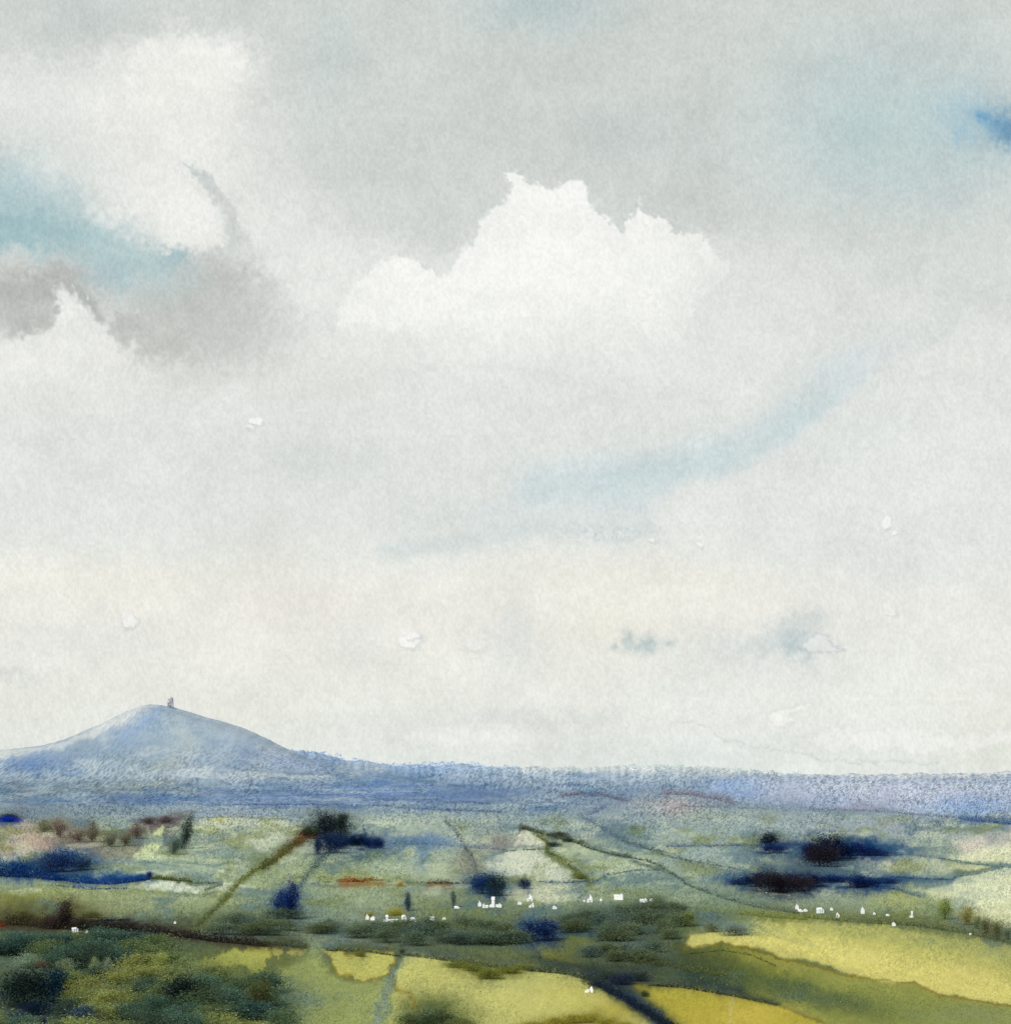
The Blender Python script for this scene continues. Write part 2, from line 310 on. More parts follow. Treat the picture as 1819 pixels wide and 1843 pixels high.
    B(900, 1518, 30, 14, (130, 122, 118), .7); B(850, 1552, 26, 30, (128, 126, 112), .7); B(640, 1620, 120, 30, (146, 160, 130), .8); B(750, 1600, 60, 14, (132, 146, 142), .5)
    B(830, 1645, 120, 30, (110, 122, 88), .8); B(1140, 1600, 90, 24, (150, 164, 124), .8); B(660, 1660, 110, 22, (124, 138, 140), .8); B(590, 1650, 60, 34, (130, 146, 118), .8)
    S([(560, 1596), (700, 1590), (860, 1592)], 4, (106, 122, 140), .6, 3)
    # --- middle distance, right
    B(1200, 1448, 90, 14, (176, 176, 168), .8); B(1210, 1456, 46, 14, (180, 160, 164), .7); B(1280, 1470, 110, 14, (172, 182, 160), .8); B(1120, 1470, 100, 20, (138, 152, 162), .7)
    B(1090, 1500, 70, 14, (124, 138, 146), .7); B(1440, 1485, 170, 22, (148, 162, 164), .85); B(1650, 1490, 140, 18, (154, 162, 168), .8); B(1280, 1540, 140, 40, (146, 163, 158), .85)
    P([(1720, 1516), (1819, 1490), (2300, 1490), (2300, 1560), (1740, 1548)], (208, 198, 182), .9, 14, 8)
    P([(1700, 1545), (1780, 1525), (1900, 1520), (2300, 1520), (2300, 1670), (1819, 1668), (1750, 1650), (1690, 1625), (1640, 1602), (1700, 1590), (1730, 1570)], (210, 214, 178), .95, 9, 8)
    P([(1368, 1548), (1400, 1536), (1450, 1542), (1450, 1556), (1390, 1560)], (194, 198, 150), .9, 6, 6)
    P([(1530, 1552), (1550, 1538), (1600, 1552), (1640, 1560), (1620, 1574), (1560, 1576)], (208, 210, 176), .95, 6, 6)
    B(1680, 1560, 60, 16, (186, 190, 164), .6); B(1480, 1612, 130, 22, (150, 164, 146), .8); B(1620, 1618, 60, 22, (164, 172, 116), .8); B(1560, 1604, 50, 12, (142, 152, 120), .6)
    B(1330, 1640, 90, 16, (128, 138, 88), .8); B(1200, 1645, 90, 30, (106, 120, 92), .8); B(1750, 1650, 60, 16, (170, 172, 120), .5)
    # --- near right: mown field, olive bank, ochre crop
    P([(1225, 1672), (1300, 1654), (1420, 1656), (1560, 1664), (1700, 1684), (1819, 1704), (2300, 1760), (2300, 1900), (1819, 1816), (1690, 1786), (1560, 1748), (1400, 1708), (1300, 1700), (1230, 1706)],
      (190, 186, 102), .95, 8, 7)
    B(1560, 1680, 170, 14, (156, 160, 98), .7, rot=8); B(1740, 1700, 110, 22, (146, 152, 98), .7, rot=12); B(1520, 1716, 150, 22, (212, 202, 122), .7, rot=14); B(1740, 1770, 110, 26, (218, 203, 124), .8, rot=14)
    B(1640, 1660, 150, 13, (104, 114, 80), .85, rot=6); B(1420, 1650, 100, 10, (132, 138, 76), .8)
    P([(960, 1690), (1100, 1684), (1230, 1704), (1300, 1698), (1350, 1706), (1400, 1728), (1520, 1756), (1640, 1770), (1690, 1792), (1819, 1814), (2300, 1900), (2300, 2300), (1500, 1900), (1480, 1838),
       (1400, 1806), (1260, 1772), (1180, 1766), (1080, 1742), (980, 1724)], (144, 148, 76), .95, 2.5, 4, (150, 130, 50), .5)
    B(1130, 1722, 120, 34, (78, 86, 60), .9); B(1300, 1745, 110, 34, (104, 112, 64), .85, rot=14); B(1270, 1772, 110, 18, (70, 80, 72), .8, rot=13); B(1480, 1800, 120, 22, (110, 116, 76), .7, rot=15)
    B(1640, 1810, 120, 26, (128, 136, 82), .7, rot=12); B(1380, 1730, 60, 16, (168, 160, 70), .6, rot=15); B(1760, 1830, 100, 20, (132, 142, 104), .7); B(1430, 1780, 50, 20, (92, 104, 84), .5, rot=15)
    P([(1138, 1772), (1160, 1764), (1190, 1768), (1262, 1778), (1400, 1810), (1484, 1845), (1600, 1920), (1250, 1920), (1206, 1845), (1160, 1800)], (172, 160, 58), .96, 2.5, 4, (120, 108, 50), .35)
    B(1340, 1828, 80, 26, (200, 180, 78), .7); B(1316, 1815, 5, 40, (198, 184, 112), .6); B(1230, 1790, 50, 16, (170, 160, 66), .5)
    # --- near centre: straw yellow fields
    P(rough([(722, 1708), (770, 1716), (810, 1728), (850, 1748), (900, 1748), (960, 1738), (1000, 1742), (1050, 1766), (1110, 1796), (1160, 1818), (1200, 1845), (1220, 1920), (690, 1920), (700, 1820), (716, 1780), (710, 1760)], .2, 5),
      (190, 188, 110), .96, 3, 8, (140, 130, 54), .35)
    B(1120, 1815, 70, 26, (178, 164, 66), .85); B(1030, 1790, 60, 20, (190, 182, 92), .6); B(880, 1790, 120, 30, (194, 191, 116), .5); B(860, 1840, 60, 24, (196, 192, 110), .6)
    B(780, 1818, 70, 30, (92, 104, 66), .85); B(1070, 1836, 60, 18, (150, 142, 60), .7)
    P(rough([(578, 1706), (612, 1708), (640, 1722), (664, 1714), (712, 1712), (714, 1726), (700, 1740), (690, 1758), (640, 1762), (612, 1750), (596, 1730)], .2, 5), (192, 189, 100), .96, 2.5, 9, (160, 130, 40), .6)
    P(rough([(338, 1746), (372, 1724), (400, 1714), (424, 1698), (436, 1712), (446, 1698), (470, 1700), (484, 1706), (486, 1722), (474, 1734), (470, 1750), (452, 1756), (440, 1736), (400, 1740)], .2, 5), (182, 182, 86), .96, 2.5, 9, (140, 130, 50), .3)
    B(532, 1708, 16, 10, (192, 186, 92), .9, .7); B(546, 1700, 9, 8, (192, 186, 92), .9, .7); B(497, 1716, 9, 7, (186, 182, 92), .8, .6)
    P([(500, 1745), (570, 1720), (600, 1752), (640, 1770), (700, 1764), (712, 1780), (696, 1845), (690, 1960), (480, 1960), (500, 1850)], (154, 164, 104), .9, 10, 8)
    B(560, 1700, 30, 30, (158, 170, 120), .8); B(600, 1690, 120, 10, (134, 148, 132), .7, rot=5); B(540, 1800, 40, 26, (130, 146, 126), .6)
    S([(726, 1716), (722, 1736), (704, 1758), (692, 1790), (680, 1850), (672, 1930)], 15, (120, 136, 136), .62, 14); S([(722, 1714), (718, 1740)], 9, (84, 96, 72), .6)
    S([(712, 1780), (740, 1790), (748, 1820)], 6, (140, 120, 50), .6)
    # --- near left: rough ground
    B(250, 1790, 260, 70, (104, 112, 66), .8); B(60, 1790, 120, 60, (44, 58, 54), .8); B(330, 1790, 70, 50, (56, 64, 50), .8)
    B(60, 1700, 90, 16, (112, 116, 62), .8); B(220, 1710, 140, 20, (74, 88, 76), .8); B(430, 1780, 60, 40, (94, 98, 58), .7)
    # soft darker halos on the ground round the copses and along the thick hedges
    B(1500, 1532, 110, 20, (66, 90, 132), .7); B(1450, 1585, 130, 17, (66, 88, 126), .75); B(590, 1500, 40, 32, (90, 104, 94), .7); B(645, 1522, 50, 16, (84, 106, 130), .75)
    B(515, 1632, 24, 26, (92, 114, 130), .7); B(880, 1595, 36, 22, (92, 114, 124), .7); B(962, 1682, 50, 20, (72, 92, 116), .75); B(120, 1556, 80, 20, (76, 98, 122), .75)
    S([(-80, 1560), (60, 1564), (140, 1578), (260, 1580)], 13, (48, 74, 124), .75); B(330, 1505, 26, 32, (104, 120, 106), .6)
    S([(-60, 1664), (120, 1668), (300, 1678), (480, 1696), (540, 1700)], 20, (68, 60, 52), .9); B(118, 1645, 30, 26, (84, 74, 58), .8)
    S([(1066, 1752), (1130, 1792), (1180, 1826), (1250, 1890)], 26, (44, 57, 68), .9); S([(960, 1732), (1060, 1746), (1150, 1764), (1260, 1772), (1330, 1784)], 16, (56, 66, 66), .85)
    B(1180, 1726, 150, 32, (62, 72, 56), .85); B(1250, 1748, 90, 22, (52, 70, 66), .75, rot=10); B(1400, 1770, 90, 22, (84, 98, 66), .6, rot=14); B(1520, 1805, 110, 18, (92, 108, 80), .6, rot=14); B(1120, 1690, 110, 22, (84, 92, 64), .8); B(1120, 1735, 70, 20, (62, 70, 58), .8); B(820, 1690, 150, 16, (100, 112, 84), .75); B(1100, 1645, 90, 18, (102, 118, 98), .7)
    B(1220, 1378, 320, 14, (210, 217, 213), .9); B(1050, 1378, 120, 8, (186, 200, 206), .7); B(-10, 1346, 70, 10, (200, 207, 200), .7); B(1660, 1394, 240, 5, (178, 184, 192), .7)  # ridge tops paled towards the sky, haze in the colour
    # rank verges beside the hedges, ground round the trees tinted with their colour
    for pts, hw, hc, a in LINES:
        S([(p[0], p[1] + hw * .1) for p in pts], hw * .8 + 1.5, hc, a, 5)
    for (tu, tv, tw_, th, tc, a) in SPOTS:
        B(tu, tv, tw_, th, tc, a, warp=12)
    B(1570, 1580, 110, 12, (70, 98, 132), .6); B(1570, 1530, 100, 12, (74, 100, 132), .6); B(1330, 1580, 60, 12, (84, 110, 138), .6); B(1440, 1562, 60, 12, (110, 130, 134), .5)
    B(750, 1518, 60, 11, (96, 122, 166), .7); B(762, 1540, 14, 22, (104, 130, 164), .6); B(650, 1540, 70, 12, (66, 96, 118), .6); B(600, 1480, 40, 16, (110, 122, 110), .5)
    B(640, 1575, 60, 14, (142, 150, 92), .6); B(470, 1600, 40, 40, (146, 158, 118), .6); B(420, 1640, 110, 16, (104, 118, 92), .6); B(560, 1640, 40, 30, (118, 136, 128), .6)
    B(1130, 1640, 120, 24, (84, 102, 100), .7); B(1290, 1656, 60, 18, (84, 102, 100), .75); B(1330, 1672, 46, 14, (104, 124, 118), .7); B(1230, 1662, 26, 14, (110, 122, 66), .8)
    B(1120, 1672, 100, 14, (60, 82, 96), .7); B(70, 1640, 120, 16, (92, 94, 58), .7); B(1180, 1590, 140, 26, (130, 148, 138), .6); B(1330, 1620, 110, 18, (122, 142, 126), .6)
    # hazy hill flanks and soft ridge tops
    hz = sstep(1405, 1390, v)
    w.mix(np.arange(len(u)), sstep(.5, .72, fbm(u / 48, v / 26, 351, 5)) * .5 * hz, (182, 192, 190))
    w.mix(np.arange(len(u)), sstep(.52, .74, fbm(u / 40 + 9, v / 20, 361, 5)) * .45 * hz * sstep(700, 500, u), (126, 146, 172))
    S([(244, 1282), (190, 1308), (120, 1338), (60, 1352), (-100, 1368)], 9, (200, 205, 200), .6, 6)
    B(330, 1396, 280, 8, (166, 180, 188), .55); B(100, 1402, 150, 8, (150, 164, 172), .5)
    S([(560, 1356), (600, 1364), (700, 1378), (930, 1385)], 6, (172, 190, 210), .6, 8)
    S([(930, 1386), (1060, 1384), (1200, 1380), (1320, 1385), (1420, 1392), (1560, 1397), (1700, 1395), (1830, 1391)], 7, (208, 214, 214), .8, 6)
    B(1120, 1398, 150, 10, (178, 192, 204), .6); B(1600, 1420, 260, 20, (184, 190, 208), .6)
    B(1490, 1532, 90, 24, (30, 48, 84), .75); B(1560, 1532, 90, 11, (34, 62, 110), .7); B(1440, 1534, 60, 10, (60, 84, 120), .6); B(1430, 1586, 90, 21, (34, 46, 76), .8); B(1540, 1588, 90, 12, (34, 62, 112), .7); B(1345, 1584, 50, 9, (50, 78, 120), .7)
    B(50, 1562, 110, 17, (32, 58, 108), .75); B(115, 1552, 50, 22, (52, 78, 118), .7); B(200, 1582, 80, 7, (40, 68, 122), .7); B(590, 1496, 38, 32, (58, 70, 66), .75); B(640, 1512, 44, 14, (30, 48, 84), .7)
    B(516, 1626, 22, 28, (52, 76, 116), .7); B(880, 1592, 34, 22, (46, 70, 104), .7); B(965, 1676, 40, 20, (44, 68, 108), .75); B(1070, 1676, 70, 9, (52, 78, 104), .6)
    # damp hollows and dry patches
    q = np.clip((.74 - w.c[:, 2] / (w.c[:, 0] + .01)) * 4, 0, 1); plain = sstep(1450, 1490, v) * (1 - q) * (.35 + .65 * sstep(.80, .66, w.c.mean(axis=1))) * (1 - .6 * sstep(1690, 1720, v))
    every = np.arange(len(u))
    w.mix(every, sstep(.52, .74, fbm(u / 75 + w.wx * .2, v / 24, 301, 5)) * .55 * plain, (92, 116, 124))
    w.mix(every, sstep(.54, .74, fbm(u / 60 + 40, v / 22 + w.wy * .2, 311, 5)) * .5 * plain, (116, 126, 80))
    w.mix(every, sstep(.56, .72, fbm(u / 46 + 80, v / 15, 321, 5)) * .4 * plain * sstep(1640, 1600, v), (196, 204, 172))
    w.mix(every, sstep(.55, .75, fbm(u / 70 + 11, v / 12, 331, 5)) * .5 * sstep(1385, 1400, v) * sstep(1475, 1450, v) * sstep(1250, 1000, u), (84, 112, 152))
    w.mix(every, sstep(.55, .75, fbm(u / 70 + 51, v / 12, 341, 5)) * .45 * sstep(1385, 1400, v) * sstep(1475, 1450, v), (168, 184, 188))
    P(rough([(1235, 1703), (1300, 1695), (1352, 1703), (1402, 1724), (1522, 1752), (1642, 1766), (1692, 1786), (1819, 1810), (2000, 1850), (2000, 1790), (1819, 1776), (1650, 1736), (1500, 1716), (1380, 1688), (1300, 1676), (1240, 1684)], .08, 2),
      (206, 198, 112), .8, 3.5, 3)
    S([(1228, 1707), (1300, 1699), (1352, 1706), (1402, 1728), (1522, 1756), (1642, 1770), (1692, 1790), (1819, 1814)], 3, (124, 108, 46), .6, 5)
    # lumpy growth and bare specks
    lum = (w.big - .5) * .10 + (fbm(u / 12, v / 12, 131, 4) - .5) * .05
    far = sstep(1320, 1430, v) * .7 + .3
    c = w.c.copy()
    bl = np.clip((c[:, 2] - c[:, 1]) * 4, 0, 1)
    c[:, 0] -= .03 * bl; c[:, 1] += .004 * bl; c[:, 2] -= .035 * bl
    st = np.clip((.74 - c[:, 2] / (c[:, 0] + .01)) * 4, 0, 1) * sstep(.45, .6, c[:, 0]) * sstep(1600, 1640, v)
    c[:, 0] -= .004 * st; c[:, 1] += .004 * st; c[:, 2] += .02 * st
    ct = (.13 * sstep(1440, 1500, v) * (1 - st))[:, None]
    c = c + ct * (c - .56)
    c *= (1 + lum)[:, None]
    n = .72 * RNG.random(len(u)) + .28 * vnoise(u / 3.0, v / 4.5, 8)
    tex = sstep(.25, .6, fbm(u / 55, v / 34, 222, 3)) * .6 + .5
    straw = np.clip((.74 - c[:, 2] / (c[:, 0] + .01)) * 4, 0, 1)
    md = (np.clip((n - .50) * 2.1, 0, .75) * far * tex * (1 - .55 * straw))[:, None]
    ml = (np.clip((.50 - n) * 2.1, 0, .75) * far * tex * (1 - .3 * straw))[:, None]
    dk = c * .50 + np.array([.05, .10, .16]) * (1 - straw)[:, None] * .55 + np.array([.06, .07, .0]) * straw[:, None]
    lt = c * 1.16 + np.array([.035, .04, .0])
    md = md * (1 - .3 * sstep(1470, 1520, v))[:, None]; ml = ml * (1 - .3 * sstep(1470, 1520, v))[:, None]
    c = c * (1 - md - ml) + dk * md + lt * ml
    return np.clip(c, .015, .97)


# ------------------------------------------------------------------ terrain
def height(x, y):
    f = sstep(2600, 1500, y)
    return f * (2.4 * np.sin(x / 150 + 1.3) * np.sin(y / 190) + 1.3 * np.sin(x / 61 + y / 83))


def at(u, v, z=0.0):
    """ground point seen on the level plain in direction (u, v)"""
    y = EYE * F / max(v - V0, 9.0)
    for _ in range(8):
        x = (u - U0) / F * y
        h = float(height(np.array(x), np.array(y)))
        y = (EYE - h) * F / max(v - V0, 9.0)
    x = (u - U0) / F * y
    return np.array([x, y, float(height(np.array(x), np.array(y)))])


def proj(p):
    return U0 + F * p[:, 0] / p[:, 1], V0 - F * (p[:, 2] - EYE) / p[:, 1]


# ------------------------------------------------------------------ mesh and material helpers
def new_mat(name):
    m = bpy.data.materials.new(name); m.use_nodes = True
    nt = m.node_tree; nt.nodes.clear()
    return m, nt, nt.nodes.new('ShaderNodeOutputMaterial')


def mat_land():
    m, nt, out = new_mat('land')
    a = nt.nodes.new('ShaderNodeAttribute'); a.attribute_name = 'Col'
    co = nt.nodes.new('ShaderNodeTexCoord')
    n = nt.nodes.new('ShaderNodeTexNoise'); n.inputs['Scale'].default_value = .35; n.inputs['Detail'].default_value = 8
    mp = nt.nodes.new('ShaderNodeMapping'); mp.inputs['Scale'].default_value = (1, .12, 1)
    r = nt.nodes.new('ShaderNodeMapRange'); r.inputs[1].default_value = .3; r.inputs[2].default_value = .7; r.inputs[3].default_value = .95; r.inputs[4].default_value = 1.05
    mx = nt.nodes.new('ShaderNodeVectorMath'); mx.operation = 'SCALE'
    d = nt.nodes.new('ShaderNodeBsdfDiffuse')
    L = nt.links.new
    L(co.outputs['Object'], mp.inputs[0]); L(mp.outputs[0], n.inputs['Vector']); L(n.outputs[0], r.inputs[0])
    L(a.outputs['Color'], mx.inputs[0]); L(r.outputs[0], mx.inputs['Scale']); L(mx.outputs[0], d.inputs['Color']); L(d.outputs[0], out.inputs[0])
    return m


def mat_leaf():
    m, nt, out = new_mat('foliage')
    a = nt.nodes.new('ShaderNodeAttribute'); a.attribute_name = 'Col'
    oi = nt.nodes.new('ShaderNodeObjectInfo')
    mx = nt.nodes.new('ShaderNodeVectorMath'); mx.operation = 'MULTIPLY'
    d = nt.nodes.new('ShaderNodeBsdfDiffuse'); t = nt.nodes.new('ShaderNodeBsdfTranslucent'); ms = nt.nodes.new('ShaderNodeMixShader'); ms.inputs[0].default_value = .5
    L = nt.links.new
    L(a.outputs['Color'], mx.inputs[0]); L(oi.outputs['Color'], mx.inputs[1])
    L(mx.outputs[0], d.inputs['Color']); L(mx.outputs[0], t.inputs['Color'])
    L(d.outputs[0], ms.inputs[1]); L(t.outputs[0], ms.inputs[2]); L(ms.outputs[0], out.inputs[0])
    return m


def mat_plain(name, col, noise=.12, scale=2.0):
    m, nt, out = new_mat(name)
    n = nt.nodes.new('ShaderNodeTexNoise'); n.inputs['Scale'].default_value = scale; n.inputs['Detail'].default_value = 6
    co = nt.nodes.new('ShaderNodeTexCoord')
    r = nt.nodes.new('ShaderNodeMapRange'); r.inputs[1].default_value = .3; r.inputs[2].default_value = .7; r.inputs[3].default_value = 1 - noise; r.inputs[4].default_value = 1 + noise
    mx = nt.nodes.new('ShaderNodeVectorMath'); mx.operation = 'SCALE'; mx.inputs[0].default_value = tuple(col)
    d = nt.nodes.new('ShaderNodeBsdfDiffuse'); L = nt.links.new
    L(co.outputs['Object'], n.inputs['Vector']); L(n.outputs[0], r.inputs[0]); L(r.outputs[0], mx.inputs['Scale']); L(mx.outputs[0], d.inputs['Color']); L(d.outputs[0], out.inputs[0])
    return m


def mat_sky():
    m, nt, out = new_mat('cloudy_sky')
    a = nt.nodes.new('ShaderNodeAttribute'); a.attribute_name = 'Col'
    e = nt.nodes.new('ShaderNodeEmission')
    nt.links.new(a.outputs['Color'], e.inputs['Color']); nt.links.new(e.outputs[0], out.inputs[0])
    m.cycles.emission_sampling = 'NONE'
    return m


def np_mesh(name, verts, faces, cols=None, mat=None, smooth=False):
    me = bpy.data.meshes.new(name)
    n, k = faces.shape
    me.vertices.add(len(verts)); me.vertices.foreach_set('co', np.ascontiguousarray(verts, dtype=np.float32).ravel())
    me.loops.add(n * k); me.loops.foreach_set('vertex_index', np.ascontiguousarray(faces, dtype=np.int32).ravel())
    me.polygons.add(n); me.polygons.foreach_set('loop_start', np.arange(0, n * k, k, dtype=np.int32))
    try: me.polygons.foreach_set('loop_total', np.full(n, k, dtype=np.int32))
    except Exception: pass
    if cols is not None:
        ca = me.color_attributes.new('Col', 'FLOAT_COLOR', 'POINT')
        ca.data.foreach_set('color', np.ascontiguousarray(np.hstack([cols, np.ones((len(cols), 1))]), dtype=np.float32).ravel())
    if mat: me.materials.append(mat)
    me.update(); me.validate()
    if smooth: me.polygons.foreach_set('use_smooth', np.ones(n, dtype=bool))
    return me


def link(name, me, parent=None, **props):
    o = bpy.data.objects.new(name, me); COL.objects.link(o)
    if parent: o.parent = parent
    for k, v in props.items(): o[k] = v
    return o


def grid_faces(nr, nc):
    i = np.arange(nr * nc).reshape(nr, nc)
    return np.stack([i[:-1, :-1], i[:-1, 1:], i[1:, 1:], i[1:, :-1]], -1).reshape(-1, 4)


LAND, LEAF, SKYM = mat_land(), mat_leaf(), mat_sky()
BARK = mat_plain('bark', (.05, .045, .05))
WHITE = mat_plain('limewash', (.90, .89, .85), .05)
PALE = mat_plain('pale_slates', (.88, .87, .82), .06)
STONE = mat_plain('weathered_stone', (.46, .45, .48), .35, .12)
DARK = mat_plain('dark_opening', (.10, .10, .12), .1)

# ------------------------------------------------------------------ sky
us = np.concatenate([np.linspace(-5200, -180, 40), np.arange(-160, 1980, 2.0), np.linspace(2000, 7000, 40)])
vs = np.concatenate([np.linspace(-4200, -60, 60), np.arange(-50, 1425, 2.0), [1440, 1480, 1560]])
UU, VV = np.meshgrid(us, vs)
d = np.stack([(UU - U0) / F, np.ones_like(UU), (V0 - VV) / F], -1).reshape(-1, 3)
d /= np.linalg.norm(d, axis=1)[:, None]
sc_ = srgb(paint_sky(UU.ravel(), VV.ravel()))
link('sky', np_mesh('sky', d * 30000 + np.array([0, 0, EYE]), grid_faces(len(vs), len(us)), sc_, SKYM, True), kind='structure')

YR, YT = 8600.0, 5250.0


def interp(pts, x):
    return np.interp(x, [p[0] for p in pts], [p[1] for p in pts])


# ------------------------------------------------------------------ ruined tower on the tor
def boxes_mesh(name, parts, mat):
    V, Fc = [], []
    for (x0, x1, y0, y1, z0, z1, tx) in parts:
        b = len(V)
        cx, cy = (x0 + x1) / 2, (y0 + y1) / 2
        for z, k in ((z0, 1), (z1, tx)):
            for (x, y) in ((x0, y0), (x1, y0), (x1, y1), (x0, y1)):
                V.append((cx + (x - cx) * k, cy + (y - cy) * k, z))
        Fc += [(b, b + 3, b + 2, b + 1), (b + 4, b + 5, b + 6, b + 7)] + [(b + i, b + (i + 1) % 4, b + 4 + (i + 1) % 4, b + 4 + i) for i in range(4)]
    return np_mesh(name, np.array(V, float), np.array(Fc), None, mat)


tw = bpy.data.objects.new('church_tower', None); COL.objects.link(tw)
k = YT / F
tw.location = ((307.5 - U0) * k, YT - 6, EYE - (1273.5 - V0) * k)
tw['label'] = 'small grey roofless stone tower standing alone on the summit of the blue hill'; tw['category'] = 'tower'
link('wall', boxes_mesh('wall', [(-7.2, 7.2, -6, 6, -6, 20, .90), (-6.2, -1.8, -5.0, 5, 20.002, 21.6, .97), (0.2, 6.3, -5.0, 5, 20.002, 25.2, .94)], STONE), tw)
for sx in (-1, 1):
    link('buttress', boxes_mesh('buttress', [(sx * 6.5 - 1.6, sx * 6.5 + 1.6, -7.6, -4.6, -6, 13, .72)], STONE), tw)
link('string_course', boxes_mesh('string_course', [(-7.1, 7.1, -6.1, 6.1, 9.6, 10.4, 1), (-6.8, 6.8, -5.9, 5.9, 17.2, 17.9, 1)], STONE), tw)
for x0, x1, z in ((-6.0, -4.4, 21.6), (-3.4, -1.9, 21.6), (0.5, 2.1, 25.2), (3.0, 4.2, 25.2), (4.9, 6.0, 25.2)):
    link('merlon', boxes_mesh('merlon', [(x0, x1, -4.8, -3.4, z + .002, z + 1.4 + (z > 23) * .6, 1)], STONE), tw)
link('archway', boxes_mesh('archway', [(-1.6, 1.6, -6.25, -5.6, -5, 4.6, .99), (-1.1, 1.1, -6.22, -5.6, 4.602, 6.0, .5)], DARK), tw)
link('window', boxes_mesh('window', [(-1.0, 1.0, -5.85, -5.0, 12, 15.6, .9)], DARK), tw)


LINES, SPOTS = [], []


# ------------------------------------------------------------------ leaves
def leaf_quads(pos, size, rng):
    n = len(pos)
    a = rng.normal(size=(n, 3)); a /= np.linalg.norm(a, axis=1)[:, None]
    b = rng.normal(size=(n, 3)); b -= (a * b).sum(1)[:, None] * a; b /= np.linalg.norm(b, axis=1)[:, None]
    s = size[:, None] * .5
    q = rng.uniform(.55, 1.3, (n, 4, 1))
    corners = np.stack([a * s, b * s, -a * s, -b * s], 1) * q
    V = (pos[:, None, :] + corners).reshape(-1, 3)
    return V, np.arange(4 * n).reshape(n, 4)


def jitter(n, rng, amt=.45):
    g = 1 + rng.uniform(-amt, amt, n)
    hue = rng.normal(0, .04, (n, 3))
    c = np.clip(g[:, None] * (1 + hue), .3, 1.6)
    return np.repeat(c, 4, axis=0)


def crown_mesh(kind, seed, n=3200):
    """unit crown: width 2, height 2, standing from z = 0"""
    rng = np.random.default_rng(seed)
    if kind == 'round': c, R, m = (0, 0, 1.0), (.72, .72, .7), 16
    elif kind == 'wide': c, R, m = (0, 0, .85), (.8, .7, .55), 18
    elif kind == 'tall': c, R, m = (0, 0, 1.05), (.5, .5, .85), 16
    elif kind == 'ragged': c, R, m = (0, 0, .9), (.85, .7, .75), 11
    else: c, R, m = (0, 0, .55), (.9, .8, .45), 20          # bush
    cl = rng.normal(size=(m, 3)); cl /= np.linalg.norm(cl, axis=1)[:, None]
    cl *= rng.uniform(.25, .95, (m, 1)) ** .6
    cl = cl * np.array(R) + np.array(c)
    rad = rng.uniform(.16, .34, m)
    which = rng.integers(0, m, n)
    off = rng.normal(size=(n, 3)) * .72
    pos = cl[which] + off * rad[which][:, None]
    loose = rng.random(n) < .48
    pos[loose] = (rng.normal(size=(n, 3)) * np.array(R) * .6 + np.array(c) * np.array([1, 1, .8]))[loose]
    pos[:, 2] = np.abs(pos[:, 2])
    size = rng.uniform(.045, .095, n)
    V, Fc = leaf_quads(pos, size, rng)
    tone = rng.uniform(.75, 1.25, m)[which]
    col = jitter(n, rng, .3) * np.repeat(tone * (.86 + .2 * np.clip(pos[:, 2] / 2, 0, 1)), 4)[:, None]  # leaf colour darkens towards the crown's foot, painted-in shade
    return np_mesh('crown', V, Fc, col, LEAF)


def trunk_mesh(seed, low=False):
    rng = np.random.default_rng(seed)
    V, Fc = [], []

    def tube(a, b, r0, r1):
        s = len(V); a = np.array(a, float); b = np.array(b, float)
        ax = (b - a) / np.linalg.norm(b - a); p = np.cross(ax, (.3, 1, .1)); p /= np.linalg.norm(p); q = np.cross(ax, p)
        for o, r in ((a, r0), (b, r1)):
            for i in range(6):
                t = i * math.pi / 3; V.append(o + (p * math.cos(t) + q * math.sin(t)) * r)
        for i in range(6): Fc.append((s + i, s + (i + 1) % 6, s + 6 + (i + 1) % 6, s + 6 + i))
    tube((0, 0, -.1), (.03, 0, .55), .075, .055); tube((.03, 0, .55), (0, .04, 1.2), .055, .03)
    for i in range(4):
        t = rng.uniform(0, 6.28); tube((.02, 0, rng.uniform(.4, .8)), (math.cos(t) * .45, math.sin(t) * .45, rng.uniform(.9, 1.4)), .035, .012)
    return np_mesh('trunk', np.array(V), np.array(Fc), None, BARK)


CROWNS = {k: [crown_mesh(k, 100 + 10 * i + j) for j in range(3)] for i, k in enumerate(('round', 'wide', 'tall', 'ragged', 'bush'))}
TRUNKS = [trunk_mesh(5), trunk_mesh(6)]
rt = random.Random(3)
KL = np.array([1.55, 1.60, 1.55]) / KG                                          # leaf albedo relative to the tone seen


def leafcol(c):
    return tuple(srgb(np.array(c) / 255.0) * KL)


def tree(u, v, w, h, col, kind, label, group=None, lean=0, cat='tree', name=None):
    p = at(u, v); s = p[1] / F
    o = bpy.data.objects.new(name or ('bush' if kind == 'bush' else 'tree'), None); COL.objects.link(o)
    o.location = p; o.rotation_euler = (0, math.radians(lean), 0)
    o['label'] = label; o['category'] = 'bush' if kind == 'bush' else cat
    if len(label.split()) > 16: print('LONG', label)
    if group: o['group'] = group
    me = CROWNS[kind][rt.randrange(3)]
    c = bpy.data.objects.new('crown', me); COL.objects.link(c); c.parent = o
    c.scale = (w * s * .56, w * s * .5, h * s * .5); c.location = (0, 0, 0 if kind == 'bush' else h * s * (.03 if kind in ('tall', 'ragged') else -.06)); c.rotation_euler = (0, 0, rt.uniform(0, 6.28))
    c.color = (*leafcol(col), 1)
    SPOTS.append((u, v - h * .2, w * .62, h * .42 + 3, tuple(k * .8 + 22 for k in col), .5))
    if kind != 'bush':
        t = bpy.data.objects.new('trunk', TRUNKS[rt.randrange(2)]); COL.objects.link(t); t.parent = o
        t.scale = (h * s * .32, h * s * .32, h * s * .48)
    return o


